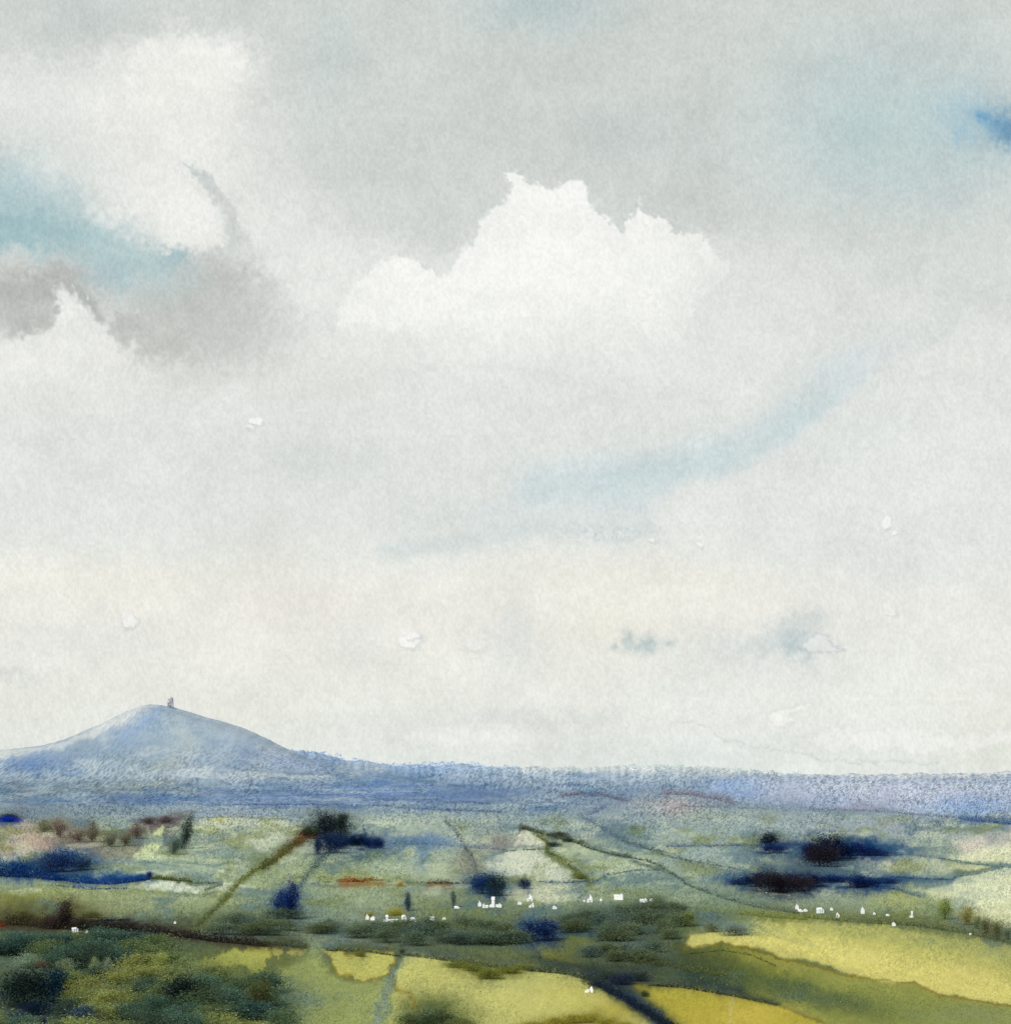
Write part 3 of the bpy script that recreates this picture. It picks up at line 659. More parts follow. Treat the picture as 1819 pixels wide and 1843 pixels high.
def hedge(pts, w, cols, label, cover=1.6, lp=2.6, group=None, name='hedge', cat='hedge', soft=1.0, hk=.85, kind=None, seed=None):
    rng = np.random.default_rng(seed if seed is not None else int(abs(pts[0][0] * 7 + pts[0][1] * 13)) + 1)
    seg = [math.hypot(b[0] - a[0], b[1] - a[1]) for a, b in zip(pts, pts[1:])]
    L = sum(seg); cum = np.concatenate([[0], np.cumsum(seg)]) / L
    n = int(cover * L * w / (lp * lp) * 2.0) + 12
    t = rng.random(n); ends = 1 - np.abs(2 * t - 1) ** 6 * .7
    u = np.interp(t, cum, [p[0] for p in pts]); v = np.interp(t, cum, [p[1] for p in pts])
    bump = .6 + .8 * vnoise(t * L / (w * 1.6), t * 0, 9)
    vb = v + w * .42
    y = EYE * F / (vb - V0); x = (u - U0) / F * y
    s = y / F
    x = x + rng.normal(0, .22 * w * soft, n) * s
    y2 = y + rng.normal(0, .35 * w * soft, n) * s
    z = height(x, y2) + np.abs(rng.normal(0, .5, n)) * w * hk * s * bump * ends * (1 if soft <= 1 else .7 + .3 * soft) + .1
    V, Fc = leaf_quads(np.stack([x, y2, z], -1), lp * s * rng.uniform(.6, 1.5, n), rng)
    cols = [cols] if not isinstance(cols, list) else cols
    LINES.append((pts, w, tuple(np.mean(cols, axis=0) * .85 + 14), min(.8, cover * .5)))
    ct = np.linspace(0, 1, len(cols)) if len(cols) > 1 else [0]
    lc = np.stack([np.interp(t + rng.normal(0, .05, n), ct, [srgb(np.array(c) / 255)[k] for c in cols]) for k in range(3)], -1) * KL * .78
    col = np.repeat(lc, 4, axis=0) * jitter(n, rng, .28)
    o = link(name, np_mesh(name, V, Fc, col, LEAF))
    o.color = (1, 1, 1, 1)
    if kind: o['kind'] = kind
    else:
        o['label'] = label; o['category'] = cat
        if group: o['group'] = group
    return o


def scatter(name, blobs, lp, colf, label=None, cat='scrub'):
    """loose low growth too fine to count"""
    rng = np.random.default_rng(len(blobs) * 7 + int(abs(blobs[0][0])))
    VV, FF, CC, b = [], [], [], 0
    for (u0, v0, ru, rv, n, col) in blobs:
        u = u0 + rng.normal(0, ru * .6, n); v = np.maximum(v0 + rng.normal(0, rv * .6, n), V0 + 12)
        y = EYE * F / (v - V0); x = (u - U0) / F * y; s = y / F
        z = height(x, y) + np.abs(rng.normal(0, .4, n)) * lp * s
        V, Fc = leaf_quads(np.stack([x, y, z], -1), lp * s * rng.uniform(.5, 1.4, n), rng)
        VV.append(V); FF.append(Fc + b); b += len(V); CC.append(jitter(n, rng, .4) * np.array(leafcol(col)))
    o = link(name, np_mesh(name, np.concatenate(VV), np.concatenate(FF), np.concatenate(CC), LEAF), kind='stuff')
    o.color = (1, 1, 1, 1); o['label'] = label; o['category'] = cat
    return o


NAVY, INK = (16, 38, 80), (15, 27, 46)

# ------------------------------------------------------------------ trees standing on their own or in copses
T = tree
T(326, 1528, 30, 62, (62, 76, 74), 'tall', 'tall dark green tree leaning right at the top of the pale left field', lean=18)
T(310, 1538, 26, 40, (84, 100, 90), 'ragged', 'thin grey-green tree leaning against the taller dark one by the pale green field', lean=14)
G = 'trees of the black copse behind the slanting olive hedge'
T(558, 1510, 40, 36, (52, 62, 48), 'wide', 'dark olive tree at the left end of the black copse', G)
T(585, 1510, 54, 58, (34, 44, 50), 'round', 'black-green tree topmost in the copse at the head of the slanting olive hedge', G)
T(612, 1506, 42, 54, (40, 50, 46), 'round', 'black-green tree at the right end of the copse, above the navy tree row', G)
T(594, 1536, 52, 48, (30, 48, 84), 'round', 'navy tree at the front of the black copse', G)
T(572, 1538, 24, 30, (38, 56, 90), 'tall', 'small blue tree at the front left of the black copse', G)
T(612, 1528, 34, 30, (32, 46, 72), 'ragged', 'ragged dark blue tree between the black copse and the navy tree row', G)
T(553, 1508, 26, 18, (168, 96, 60), 'bush', 'rust-orange bush at the left edge of the black copse')
T(536, 1518, 18, 13, (146, 92, 52), 'bush', 'small rust-brown bush at the top of the slanting olive hedge')
G = 'navy trees in the short row right of the black copse'
for i, (x, w, h, c, n) in enumerate(((632, 28, 24, NAVY, 'first from the left'), (648, 28, 22, INK, 'second from the left'), (664, 26, 20, NAVY, 'third from the left'), (680, 26, 26, (30, 46, 92), 'rightmost and tallest'))):
    T(x, 1522 + i * 2, w * 1.2, h * 1.2, c, 'wide', 'low navy tree in the row right of the black copse, ' + n, G)
T(506, 1646, 40, 50, (32, 58, 108), 'ragged', 'ragged blue tree left of its darker twin below the orange hedge')
T(524, 1654, 42, 68, (26, 48, 104), 'tall', 'tall navy tree standing alone between the slanting olive hedge and the row of cottages')
T(868, 1609, 44, 46, (28, 52, 100), 'round', 'navy tree left of the thin slanting hedge above the cottages')
T(891, 1613, 42, 52, (36, 54, 62), 'round', 'dark blue-green tree right of the thin slanting hedge, beside the pale field')
T(943, 1600, 27, 24, (28, 48, 80), 'round', 'small round navy tree by itself on the edge of the pale field')
T(734, 1640, 18, 36, (62, 82, 96), 'tall', 'thin dark blue tree just above the long white cottage')
T(816, 1634, 18, 32, (96, 112, 104), 'tall', 'thin grey-green tree left of the middle cottages')
T(712, 1648, 30, 22, (152, 148, 66), 'bush', 'yellow-green bush spilling over the long white cottage')
T(664, 1650, 18, 14, (140, 136, 66), 'bush', 'small olive bush above the paired cottages left of the long one')
T(958, 1694, 54, 50, (30, 50, 96), 'round', 'navy tree left of the slanting pale stick in the middle wood')
T(986, 1694, 52, 46, (26, 46, 92), 'ragged', 'ragged navy tree right of the slanting pale stick in the middle wood')
T(943, 1694, 26, 26, (44, 66, 104), 'round', 'smaller slate blue tree left of the navy pair in the middle wood')
T(1004, 1506, 34, 14, (70, 80, 70), 'wide', 'low dark tree at the left start of the long hedge sloping right')
T(996, 1524, 30, 16, (52, 70, 70), 'bush', 'dark bush tucked under the long sloping hedge by the pale corner field')
T(1022, 1516, 22, 16, (58, 72, 62), 'bush', 'dark green bush further along the long sloping hedge')
T(1044, 1582, 36, 22, (112, 122, 70), 'bush', 'olive bush at the foot of the crooked hedge between the pale fields')
G = 'trees of the upper dark copse on the right'
for x, y, w, h, c, kd, l in ((1384, 1524, 26, 24, INK, 'round', 'small ink-blue tree standing apart at the left end of the upper dark copse'),
        (1392, 1534, 40, 20, (32, 56, 112), 'wide', 'low blue tree under the small ink tree, left of the upper dark copse'),
        (1462, 1546, 40, 30, (24, 40, 88), 'wide', 'navy tree at the left shoulder of the upper dark copse'),
        (1476, 1558, 50, 40, (48, 44, 54), 'round', 'brown-black tree at the front of the upper dark copse'),
        (1494, 1548, 50, 42, (20, 32, 70), 'round', 'tallest ink-blue tree of the upper dark copse'),
        (1516, 1544, 44, 32, NAVY, 'wide', 'navy tree right of the tallest in the upper dark copse'),
        (1548, 1538, 40, 24, (26, 44, 100), 'wide', 'low navy tree in the right tail of the upper dark copse'),
        (1578, 1538, 40, 14, (44, 66, 120), 'bush', 'low blue bush ending the right tail of the upper dark copse')):
    T(x, y + 2, w * 1.4, h * 1.42, tuple(k * .86 for k in c), kd, l, G)
G = 'trees of the lower dark copse on the right'
for x, y, w, h, c, kd, l in ((1334, 1590, 44, 17, (48, 72, 116), 'bush', 'faint blue bush at the left tip of the lower dark copse'),
        (1360, 1594, 44, 27, (28, 46, 90), 'wide', 'navy tree at the left end of the lower dark copse'),
        (1384, 1604, 52, 38, (52, 46, 54), 'round', 'brown-black tree at the left front of the lower dark copse'),
        (1408, 1606, 50, 34, (44, 40, 50), 'ragged', 'ragged brown-black tree in the middle front of the lower dark copse'),
        (1436, 1602, 52, 34, (58, 48, 54), 'wide', 'brown-violet tree at the right front of the lower dark copse'),
        (1462, 1594, 42, 27, (22, 38, 84), 'wide', 'navy tree right of the brown trees in the lower dark copse'),
        (1500, 1586, 48, 18, (26, 50, 112), 'bush', 'long low blue bush joining the lower dark copse to its outlier'),
        (1542, 1596, 42, 28, (26, 46, 98), 'wide', 'navy outlier tree right of the lower dark copse'),
        (1566, 1594, 38, 22, (34, 58, 112), 'bush', 'blue bush leaning on the navy outlier of the lower dark copse'),
        (1600, 1588, 40, 15, (48, 74, 124), 'bush', 'pale blue bush furthest right after the lower dark copse')):
    T(x, y + 2, w * 1.22, h * 1.28, tuple(k * .86 for k in c), kd, l, G)
T(18, 1478, 40, 22, (46, 62, 66), 'wide', 'dark green tree touching the left edge below the hill')
T(16, 1480, 46, 19, (22, 52, 156), 'bush', 'bright blue bush at the left edge above the tan field')
T(112, 1570, 64, 52, (40, 64, 112), 'round', 'round navy tree rising from the blue hedge below the tan field')
T(88, 1570, 52, 38, (56, 76, 108), 'ragged', 'slate tree left of the round navy one on the blue hedge')
T(146, 1566, 56, 36, (60, 80, 108), 'wide', 'slate blue tree right of the round navy one on the blue hedge')
T(268, 1582, 16, 17, (26, 46, 104), 'round', 'tiny navy tree where the blue hedge turns olive')
G = 'shrubs of the plum brown thicket left of the pale green field'
for x, y, w, h, c in ((80, 1498, 40, 26, (120, 122, 96)), (108, 1508, 36, 40, (122, 110, 100)), (140, 1516, 40, 30, (128, 118, 108)), (166, 1516, 30, 44, (112, 106, 92)), (196, 1524, 40, 30, (108, 110, 92)),
                      (224, 1522, 36, 30, (116, 114, 98)), (246, 1510, 34, 34, (116, 104, 98)), (268, 1484, 34, 16, (100, 90, 94)), (298, 1482, 36, 16, (98, 86, 90))):
    T(x, y, w, h, c, 'ragged', 'plum brown shrub in the ragged thicket between the tan field and the pale green one', G)
T(118, 1672, 46, 54, (56, 48, 46), 'tall', 'brown-black tree standing up above the dark brown hedgerow on the left')
T(96, 1672, 50, 38, (62, 52, 48), 'wide', 'brown tree left of the taller one on the dark brown hedgerow')
T(150, 1674, 50, 34, (56, 52, 46), 'wide', 'dark brown tree right of the taller one on the dark brown hedgerow')
T(40, 1664, 60, 34, (80, 78, 50), 'wide', 'olive brown tree at the left edge above the dark brown hedgerow')
T(228, 1672, 44, 24, (58, 52, 48), 'wide', 'low brown tree midway along the dark brown hedgerow')
T(166, 1652, 34, 20, (94, 96, 60), 'bush', 'olive bush behind the dark brown hedgerow')
T(4, 1668, 12, 12, (140, 66, 44), 'bush', 'tiny red bush on the left edge above the dark hedgerow')

# soft olive uprights on the right
G = 'slim trees along the far side of the mown field at the right edge'
for x, y, w, h, c, l in ((1700, 1655, 34, 46, (128, 140, 82), 'slim olive tree leftmost of those edging the pale field at the right'), (1738, 1665, 33, 42, (140, 136, 84), 'slim olive tree second from the left at the edge of the pale field'),
        (1758, 1672, 15, 26, (104, 114, 84), 'short grey-green slim tree between the taller ones at the edge of the pale field'), (1776, 1687, 32, 42, (108, 110, 82), 'slim dark green tree fourth along the edge of the pale field'),
        (1796, 1693, 32, 44, (112, 114, 84), 'slim dark green tree next to the right edge of the scene'), (1814, 1694, 16, 28, (110, 120, 92), 'slim grey-green tree cut by the right edge of the scene')):
    T(x, y, w, h, c, 'ragged', l, G)

# dark trees of the near left corner
T(42, 1812, 110, 84, (34, 48, 46), 'round', 'big black-green tree at the left edge of the near corner')
T(96, 1810, 70, 84, (24, 50, 66), 'round', 'big dark teal tree below the red bush in the near left corner')
T(66, 1826, 70, 34, (26, 42, 60), 'wide', 'low ink-blue tree at the foot of the dark teal tree')
T(150, 1846, 70, 52, (58, 78, 98), 'wide', 'slate blue tree beside the bottom edge, right of the dark teal tree')
T(30, 1842, 50, 32, (46, 64, 76), 'wide', 'blue-grey tree on the bottom edge in the left corner')
T(76, 1852, 22, 24, (24, 36, 74), 'round', 'tiny royal blue tree at the bottom edge in the left corner')
T(326, 1812, 84, 70, (34, 46, 46), 'round', 'big black-green tree alone left of the straw field stub')
T(300, 1800, 50, 44, (60, 72, 56), 'wide', 'dark moss tree against the left side of the lone black-green tree')
T(366, 1812, 70, 54, (70, 78, 54), 'wide', 'dark moss tree against the right side of the lone black-green tree')
T(470, 1822, 70, 74, (78, 82, 50), 'round', 'dark olive tree ending the leafy corner on the right, by the pale meadow')
T(440, 1790, 60, 50, (88, 94, 58), 'wide', 'olive tree just below the straw field stub')
T(84, 1742, 34, 24, (128, 82, 60), 'bush', 'red-brown bush on top of the dark teal tree in the near left corner')
T(337, 1826, 26, 20, (126, 74, 60), 'bush', 'red bush at the foot of the lone black-green tree')
T(326, 1842, 18, 14, (146, 92, 56), 'bush', 'small orange bush at the bottom edge under the lone black-green tree')
T(148, 1708, 18, 12, (140, 104, 52), 'bush', 'small ochre bush in the leafy slope below the three left cottages')
T(130, 1790, 36, 34, (128, 124, 52), 'bush', 'mustard bush right of the dark teal tree')
G = 'pale pointed trees in the leafy left corner'
for x, y, w, h, c, l in ((50, 1742, 60, 30, (128, 146, 126), 'pale sage tree at the left, above the big black-green one'), (118, 1752, 40, 30, (128, 140, 112), 'pale sage tree right of the red-brown bush'),
        (170, 1758, 26, 40, (132, 144, 112), 'pale pointed tree, left one of the pair in the leafy slope'), (194, 1760, 28, 40, (126, 140, 116), 'pale pointed tree, right one of the pair in the leafy slope'),
        (290, 1752, 34, 44, (148, 156, 92), 'bright green pointed tree left of the straw field stub'), (330, 1748, 40, 30, (140, 154, 104), 'soft green tree touching the left tip of the straw field stub')):
    T(x, y, w, h, c, 'ragged', l, G)
G = 'mottled trees filling the near left corner'
fill = [(100, 114, 76), (84, 104, 78), (72, 96, 82), (60, 86, 82), (114, 124, 78), (80, 104, 90), (62, 78, 66)]
for j, (y, x0, x1, st) in enumerate(((1710, -30, 300, 44), (1724, -20, 330, 50), (1742, 100, 330, 50), (1770, 120, 420, 52), (1792, 160, 490, 54), (1810, 140, 500, 54), (1836, 120, 510, 56), (1860, -20, 520, 58), (1884, 0, 540, 60))):
    x = x0
    while x < x1:
        T(x + rt.uniform(-10, 10), y + rt.uniform(-6, 6), rt.uniform(70, 115), rt.uniform(34, 54), rt.choice(fill + [(128, 136, 84), (122, 132, 92), (136, 140, 84)]) if y > 1740 else rt.choice(fill[2:4] + fill[:1]), rt.choice(('wide', 'round', 'ragged')),
          'mottled olive green tree among the dense trees filling the near left corner', G)
        x += st
G = 'grey-green trees of the wood below the cottages'
woods = [(92, 106, 84), (84, 100, 84), (98, 110, 82), (92, 102, 74), (86, 102, 94)]
for (x0, x1, y0, y1, n) in ((690, 930, 1672, 1704, 20), (1020, 1230, 1640, 1694, 22), (400, 520, 1652, 1686, 9), (1060, 1180, 1706, 1730, 8), (560, 700, 1676, 1690, 5)):
    for i in range(n):
        x = x0 + (x1 - x0) * (i + rt.random()) / n; y = rt.uniform(y0, y1)
        T(x, y, rt.uniform(50, 84), rt.uniform(22, 36), rt.choice(woods), rt.choice(('wide', 'round', 'ragged')), 'grey-green tree in the soft wood between the cottages and the straw yellow fields', G)
T(1236, 1668, 36, 34, (116, 126, 76), 'round', 'rounder olive tree where the middle wood meets the mown field')
T(1215, 1664, 30, 34, (84, 98, 80), 'round', 'dark grey-green tree beside the rounder olive one at the mown field')
T(1322, 1684, 60, 30, (116, 128, 120), 'wide', 'slate green tree spilling onto the top of the mown field')
T(1280, 1678, 44, 26, (112, 122, 104), 'wide', 'low grey tree between the olive tree and the slate green one on the mown field')
G = 'olive bushes hanging over the top of the straw yellow field'
for x, y, w, h, l in ((826, 1742, 50, 22, 'olive bush first from the left on the top edge of the straw yellow field'), (850, 1748, 44, 22, 'olive bush second from the left on the top edge of the straw yellow field'),
        (880, 1762, 60, 36, 'largest olive bush sagging into the straw yellow field'), (916, 1752, 50, 24, 'olive bush right of the largest on the straw yellow field'), (948, 1746, 40, 18, 'small olive bush last on the right along the straw yellow field'),
        (648, 1722, 26, 18, 'olive bush in the notch of the small straw field on the left')):
    T(x, y, w, h, (112, 116, 58), 'bush', l, G)
G = 'dark bushes at the bottom edge inside the straw field'
for x, y, w, h, c, l in ((742, 1848, 60, 42, (84, 96, 62), 'moss bush left of the darkest one at the bottom of the straw field'), (784, 1850, 74, 56, (66, 80, 58), 'darkest green bush at the bottom of the straw field'), (830, 1852, 60, 38, (104, 112, 68), 'lighter moss bush right of the darkest one at the bottom of the straw field')):
    T(x, y, w, h, c, 'bush', l, G)
G = 'mustard olive scrub bushes at the bottom centre'
for i, (x, y, w, h) in enumerate(((960, 1850, 50, 20), (1000, 1846, 44, 28), (1030, 1842, 44, 30), (1062, 1840, 44, 30), (1092, 1846, 40, 24), (1120, 1850, 44, 20))):
    T(x, y, w, h, (142, 136, 60), 'bush', 'mustard olive bush in the scrub patch at the bottom centre of the straw field', G)
T(1118, 1772, 56, 36, (46, 56, 76), 'bush', 'blue-black bush where the dark ditch hedge starts')
T(1096, 1762, 50, 28, (66, 78, 66), 'bush', 'dark green bush left of the head of the ditch hedge')
T(1146, 1766, 44, 30, (52, 62, 62), 'bush', 'dark grey bush right of the head of the ditch hedge')
T(1160, 1794, 20, 20, (76, 84, 54), 'bush', 'small moss bush on the near side of the ochre crop')
T(724, 1718, 13, 12, (66, 78, 58), 'round', 'tiny dark round tree at the top of the narrow grey path')

# ------------------------------------------------------------------ hedges and far tree lines
Hd = hedge
Hd([(352, 1664), (430, 1590), (480, 1552)], 11, [(84, 96, 62), (104, 110, 60), (92, 98, 46)], 'long olive hedge slanting up to the right across the left fields, lower half', 1.5)
Hd([(470, 1560), (505, 1534), (545, 1508)], 19, [(76, 82, 42), (96, 88, 42), (64, 66, 42)], 'thicker olive hedge slanting up to the black copse', 1.6)
Hd([(530, 1612), (560, 1565), (590, 1530)], 16, [(108, 126, 122), (84, 106, 106), (62, 82, 86)], 'faint grey hedge running down from the black copse to the lone navy tree', .8)
Hd([(-80, 1556), (0, 1558), (60, 1562), (110, 1568)], 28, [(20, 44, 84), (22, 54, 114)], 'thick navy hedge at the left edge under the tan field', 2.0)
Hd([(100, 1572), (140, 1580), (200, 1584), (268, 1578)], 11, [(24, 54, 112), (28, 66, 142), (22, 52, 118)], 'bright blue hedge continuing right from the thick navy one', 1.8)
Hd([(100, 1586), (160, 1594), (230, 1594)], 6, (72, 96, 136), 'faint blue hedge just below the bright blue one', .8)
Hd([(268, 1578), (300, 1581), (346, 1586)], 7, (86, 94, 48), 'olive hedge carrying on from the end of the blue one', 2.2)
Hd([(346, 1589), (380, 1590), (400, 1590)], 4, (92, 112, 136), 'short grey-blue hedge between the olive hedge and the slanting one', 1.2)
Hd([(612, 1588), (640, 1588), (660, 1589)], 13, [(150, 88, 54), (150, 86, 52), (130, 96, 52)], 'bright rust-orange hedge in the middle fields', 1.7)
Hd([(655, 1588), (688, 1588)], 8, [(138, 104, 52), (156, 120, 62)], 'thinner ochre hedge at the right end of the rust-orange one', 1.6)
T(720, 1595, 13, 13, (164, 138, 66), 'bush', 'small lone ochre bush between the rust-orange hedge and the brown one')
Hd([(768, 1593), (790, 1593), (818, 1594)], 8, [(132, 92, 58), (108, 90, 58), (106, 104, 80)], 'short rust-brown hedge left of the navy trees above the cottages', 1.8)
Hd([(560, 1594), (610, 1592)], 4, (112, 128, 128), 'thin grey hedge left of the rust-orange one', .9)
Hd([(730, 1594), (770, 1594)], 3, (112, 128, 118), 'thin grey hedge between the lone ochre bush and the brown hedge', .9)
Hd([(816, 1594), (855, 1592)], 6, (112, 116, 108), 'thin grey hedge right of the rust-brown one', 1.0)
Hd([(800, 1474), (830, 1510), (850, 1545), (862, 1580)], 7, [(108, 126, 132), (92, 106, 108), (98, 96, 88)], 'thin grey hedge slanting down to the navy trees above the cottages', .9)
Hd([(872, 1580), (890, 1600), (910, 1622)], 3, [(150, 156, 150), (60, 76, 96)], 'thin pale to dark hedge line passing between the two navy trees', 2.2, lp=2.2)
Hd([(948, 1668), (962, 1686), (974, 1712)], 3, [(140, 146, 130), (120, 128, 100), (60, 74, 66)], 'thin pale hedge line slanting through the navy pair in the middle wood', 2.4, lp=2.2)
Hd([(700, 1514), (780, 1516), (860, 1522), (930, 1526)], 6, [(112, 132, 156), (112, 130, 160), (116, 128, 140)], 'faint blue hedge running right from the navy tree row', .7)
Hd([(900, 1532), (930, 1526), (985, 1524)], 4, (116, 124, 118), 'thin grey hedge over the top of the big pale field', 1.0)
Hd([(934, 1500), (938, 1488), (952, 1488)], 4, (110, 102, 100), 'short plum hedge at the left corner of the small pale field', 1.2)
Hd([(936, 1488), (990, 1502), (1046, 1516)], 8, [(72, 80, 66), (80, 88, 68), (74, 86, 64)], 'dark green start of the long hedge sloping right', 1.8)
Hd([(1046, 1518), (1120, 1540), (1180, 1562), (1230, 1586)], 7, [(80, 92, 72), (76, 94, 90), (84, 98, 84)], 'thin middle stretch of the long hedge sloping right', 1.5)
Hd([(1230, 1588), (1300, 1612), (1360, 1628), (1450, 1642)], 8, [(84, 98, 94), (92, 104, 98), (96, 106, 80)], 'far right stretch of the long sloping hedge, ending at the right hand cottages', 1.0)
Hd([(964, 1500), (985, 1514), (984, 1530), (1010, 1552), (1040, 1572), (1062, 1588)], 10, [(108, 116, 68), (96, 106, 56), (102, 112, 60), (98, 108, 72)], 'crooked olive hedge between the pale fields in the middle', 1.5)
Hd([(968, 1588), (1010, 1590), (1056, 1586)], 5, [(106, 124, 136), (84, 104, 136)], 'thin slate hedge along the bottom of the big pale field', 1.3)
Hd([(908, 1590), (934, 1590)], 3, (140, 140, 96), 'tiny yellow hedge between the navy trees and the round one', 1.1)
Hd([(1064, 1590), (1090, 1578), (1140, 1572), (1190, 1572)], 4, (94, 118, 138), 'thin blue hedge climbing right from the foot of the crooked one', 1.4)
Hd([(1050, 1468), (1100, 1500), (1140, 1520), (1200, 1530)], 8, [(108, 126, 148), (94, 114, 130), (98, 118, 134)], 'faint blue hedge curving down on the far side of the long sloping one', .9)
Hd([(1120, 1510), (1180, 1530), (1240, 1552), (1330, 1572)], 7, [(100, 118, 118), (88, 104, 98), (96, 114, 116)], 'faint grey hedge above the long sloping one', .9)
Hd([(1200, 1522), (1280, 1522), (1370, 1520)], 6, (96, 118, 150), 'faint blue hedge leading left from the upper dark copse', .9)
Hd([(1400, 1516), (1450, 1520), (1490, 1524)], 8, (70, 90, 128), 'dusky blue hedge between the small ink tree and the upper dark copse', 1.1)
Hd([(1590, 1536), (1640, 1540), (1700, 1546)], 5, [(56, 82, 134), (122, 140, 150), (110, 130, 138)], 'fading blue hedge trailing right from the upper dark copse', 1.0)
Hd([(1690, 1545), (1740, 1552), (1819, 1558), (1900, 1560)], 4, (108, 132, 136), 'thin teal hedge crossing the pale field to the right edge', 1.3)
Hd([(1600, 1580), (1650, 1584), (1712, 1584)], 5, [(48, 76, 130), (70, 98, 138), (92, 116, 138)], 'thin blue hedge trailing right from the lower dark copse', 1.5)
Hd([(1712, 1586), (1720, 1574), (1760, 1566), (1800, 1558)], 4, [(84, 110, 136), (110, 134, 136), (128, 146, 140)], 'thin blue hedge climbing right across the pale field', 1.6)
Hd([(1560, 1596), (1610, 1600), (1660, 1612)], 7, [(52, 80, 130), (74, 100, 136), (112, 132, 140)], 'faint blue hedge below the lower dark copse', 1.0)
Hd([(0, 1660), (60, 1664), (120, 1668)], 26, [(86, 80, 56), (62, 54, 48)], 'thick brown hedgerow at the left edge, first stretch', 2.0, hk=.8)
Hd([(110, 1664), (200, 1668), (300, 1676)], 22, [(58, 50, 48), (52, 48, 46), (56, 48, 44)], 'thick brown-black hedgerow behind the three left cottages', 2.2, hk=.8)
Hd([(290, 1676), (380, 1686), (480, 1694)], 20, [(56, 48, 44), (52, 46, 42), (62, 62, 50)], 'thick brown-black hedgerow sloping down to the straw field stub', 2.2, hk=.8)
Hd([(160, 1664), (200, 1659), (232, 1657)], 3.5, (36, 46, 54), 'thin blue-black hedge line along the top of the brown hedgerow', 2.4, lp=2.2)
Hd([(470, 1692), (520, 1696), (552, 1700)], 10, (84, 92, 60), 'dark olive hedge ending the brown hedgerow at the pale meadow', 1.6)
Hd([(586, 1704), (650, 1704), (720, 1712)], 7, [(84, 94, 64), (86, 98, 78), (80, 92, 70)], 'dark hedge along the top of the small straw field', 1.8)
Hd([(724, 1706), (800, 1716), (880, 1728), (960, 1734)], 12, [(92, 104, 88), (86, 98, 80), (82, 94, 70)], 'dark grey-green hedge along the top of the big straw field, left half', 1.7)
Hd([(950, 1734), (1010, 1738), (1060, 1752), (1100, 1768)], 14, [(78, 90, 70), (70, 82, 70), (56, 66, 72)], 'dark hedge along the top of the big straw field, right half', 1.9)
Hd([(490, 1668), (560, 1676), (640, 1686), (720, 1698)], 5, [(150, 158, 122), (130, 144, 140), (110, 124, 140)], 'faint pale hedge line crossing above the straw fields', .9)
Hd([(1070, 1756), (1120, 1790), (1160, 1818), (1200, 1846), (1240, 1880)], 26, [(40, 50, 56), (30, 42, 64), (36, 46, 56), (34, 44, 62)], 'broad blue-black hedge running down along the ditch to the bottom edge', 2.0, hk=.5)
Hd([(1170, 1764), (1230, 1768), (1320, 1786), (1400, 1806)], 9, [(58, 68, 66), (70, 80, 66), (88, 96, 64)], 'dark hedge along the top of the ochre crop', 1.7)
Hd([(1230, 1703), (1300, 1698), (1350, 1706), (1400, 1726)], 3.5, (96, 100, 52), 'thin olive hedge crowning the left end of the olive bank', 1.3, lp=2.4)
Hd([(1100, 1700), (1200, 1712), (1300, 1730)], 30, [(78, 86, 58), (92, 98, 58), (110, 114, 62)], 'loose dark scrub hedge covering the left of the olive bank', .7, hk=.45)
Hd([(1440, 1644), (1540, 1654), (1640, 1660), (1740, 1676), (1830, 1698)], 14, [(136, 142, 86), (120, 128, 84), (106, 116, 86), (104, 114, 82), (108, 118, 90)], 'soft grey-green hedge below the right hand cottages', 1.3)
Hd([(1330, 1640), (1390, 1646), (1450, 1650)], 12, (132, 140, 78), 'soft olive hedge left of the right hand cottages', 1.1)
Hd([(1060, 1642), (1140, 1640), (1210, 1646)], 18, (88, 104, 92), 'loose grey-green hedge just below the middle right cottages', 1.0)
Hd([(400, 1592), (370, 1600)], 2.5, (110, 122, 96), 'tiny grey hedge under the pale left field', 1.0)
Hd([(240, 1552), (320, 1552), (410, 1558)], 3.5, (140, 160, 146), 'thin sage hedge across the pale left field', .9)
Hd([(1012, 1430), (1045, 1427), (1090, 1432), (1130, 1440)], 8, [(126, 122, 144), (112, 110, 136), (116, 124, 150)], 'plum far hedge left of the pink field', 1.3)
Hd([(1190, 1426), (1240, 1428), (1290, 1436), (1320, 1444)], 9, [(142, 138, 152), (130, 126, 142), (130, 132, 150)], 'plum far hedge above the pink field', 1.3)
Hd([(1090, 1450), (1060, 1464)], 9, (110, 122, 156), 'slate far hedge slanting down from the plum one', .9)
Hd([(1230, 1450), (1300, 1452), (1380, 1456)], 4, (134, 146, 158), 'thin grey far hedge below the plum ones', 1.0)
Hd([(1450, 1456), (1560, 1458), (1660, 1466), (1740, 1472)], 5, [(140, 148, 172), (146, 146, 166), (132, 138, 164), (118, 132, 168)], 'lavender far hedge under the right hand ridge', 1.1)
Hd([(1730, 1472), (1780, 1477), (1840, 1482), (1900, 1484)], 10, [(96, 116, 166), (72, 98, 156), (66, 94, 152)], 'stronger blue far hedge at the right edge', 1.5)
Hd([(330, 1472), (420, 1470), (540, 1476)], 3.5, (132, 146, 150), 'thin grey far hedge along the top of the pale left field', 1.0)
G = 'thin blue far hedges on the plain below the hill'
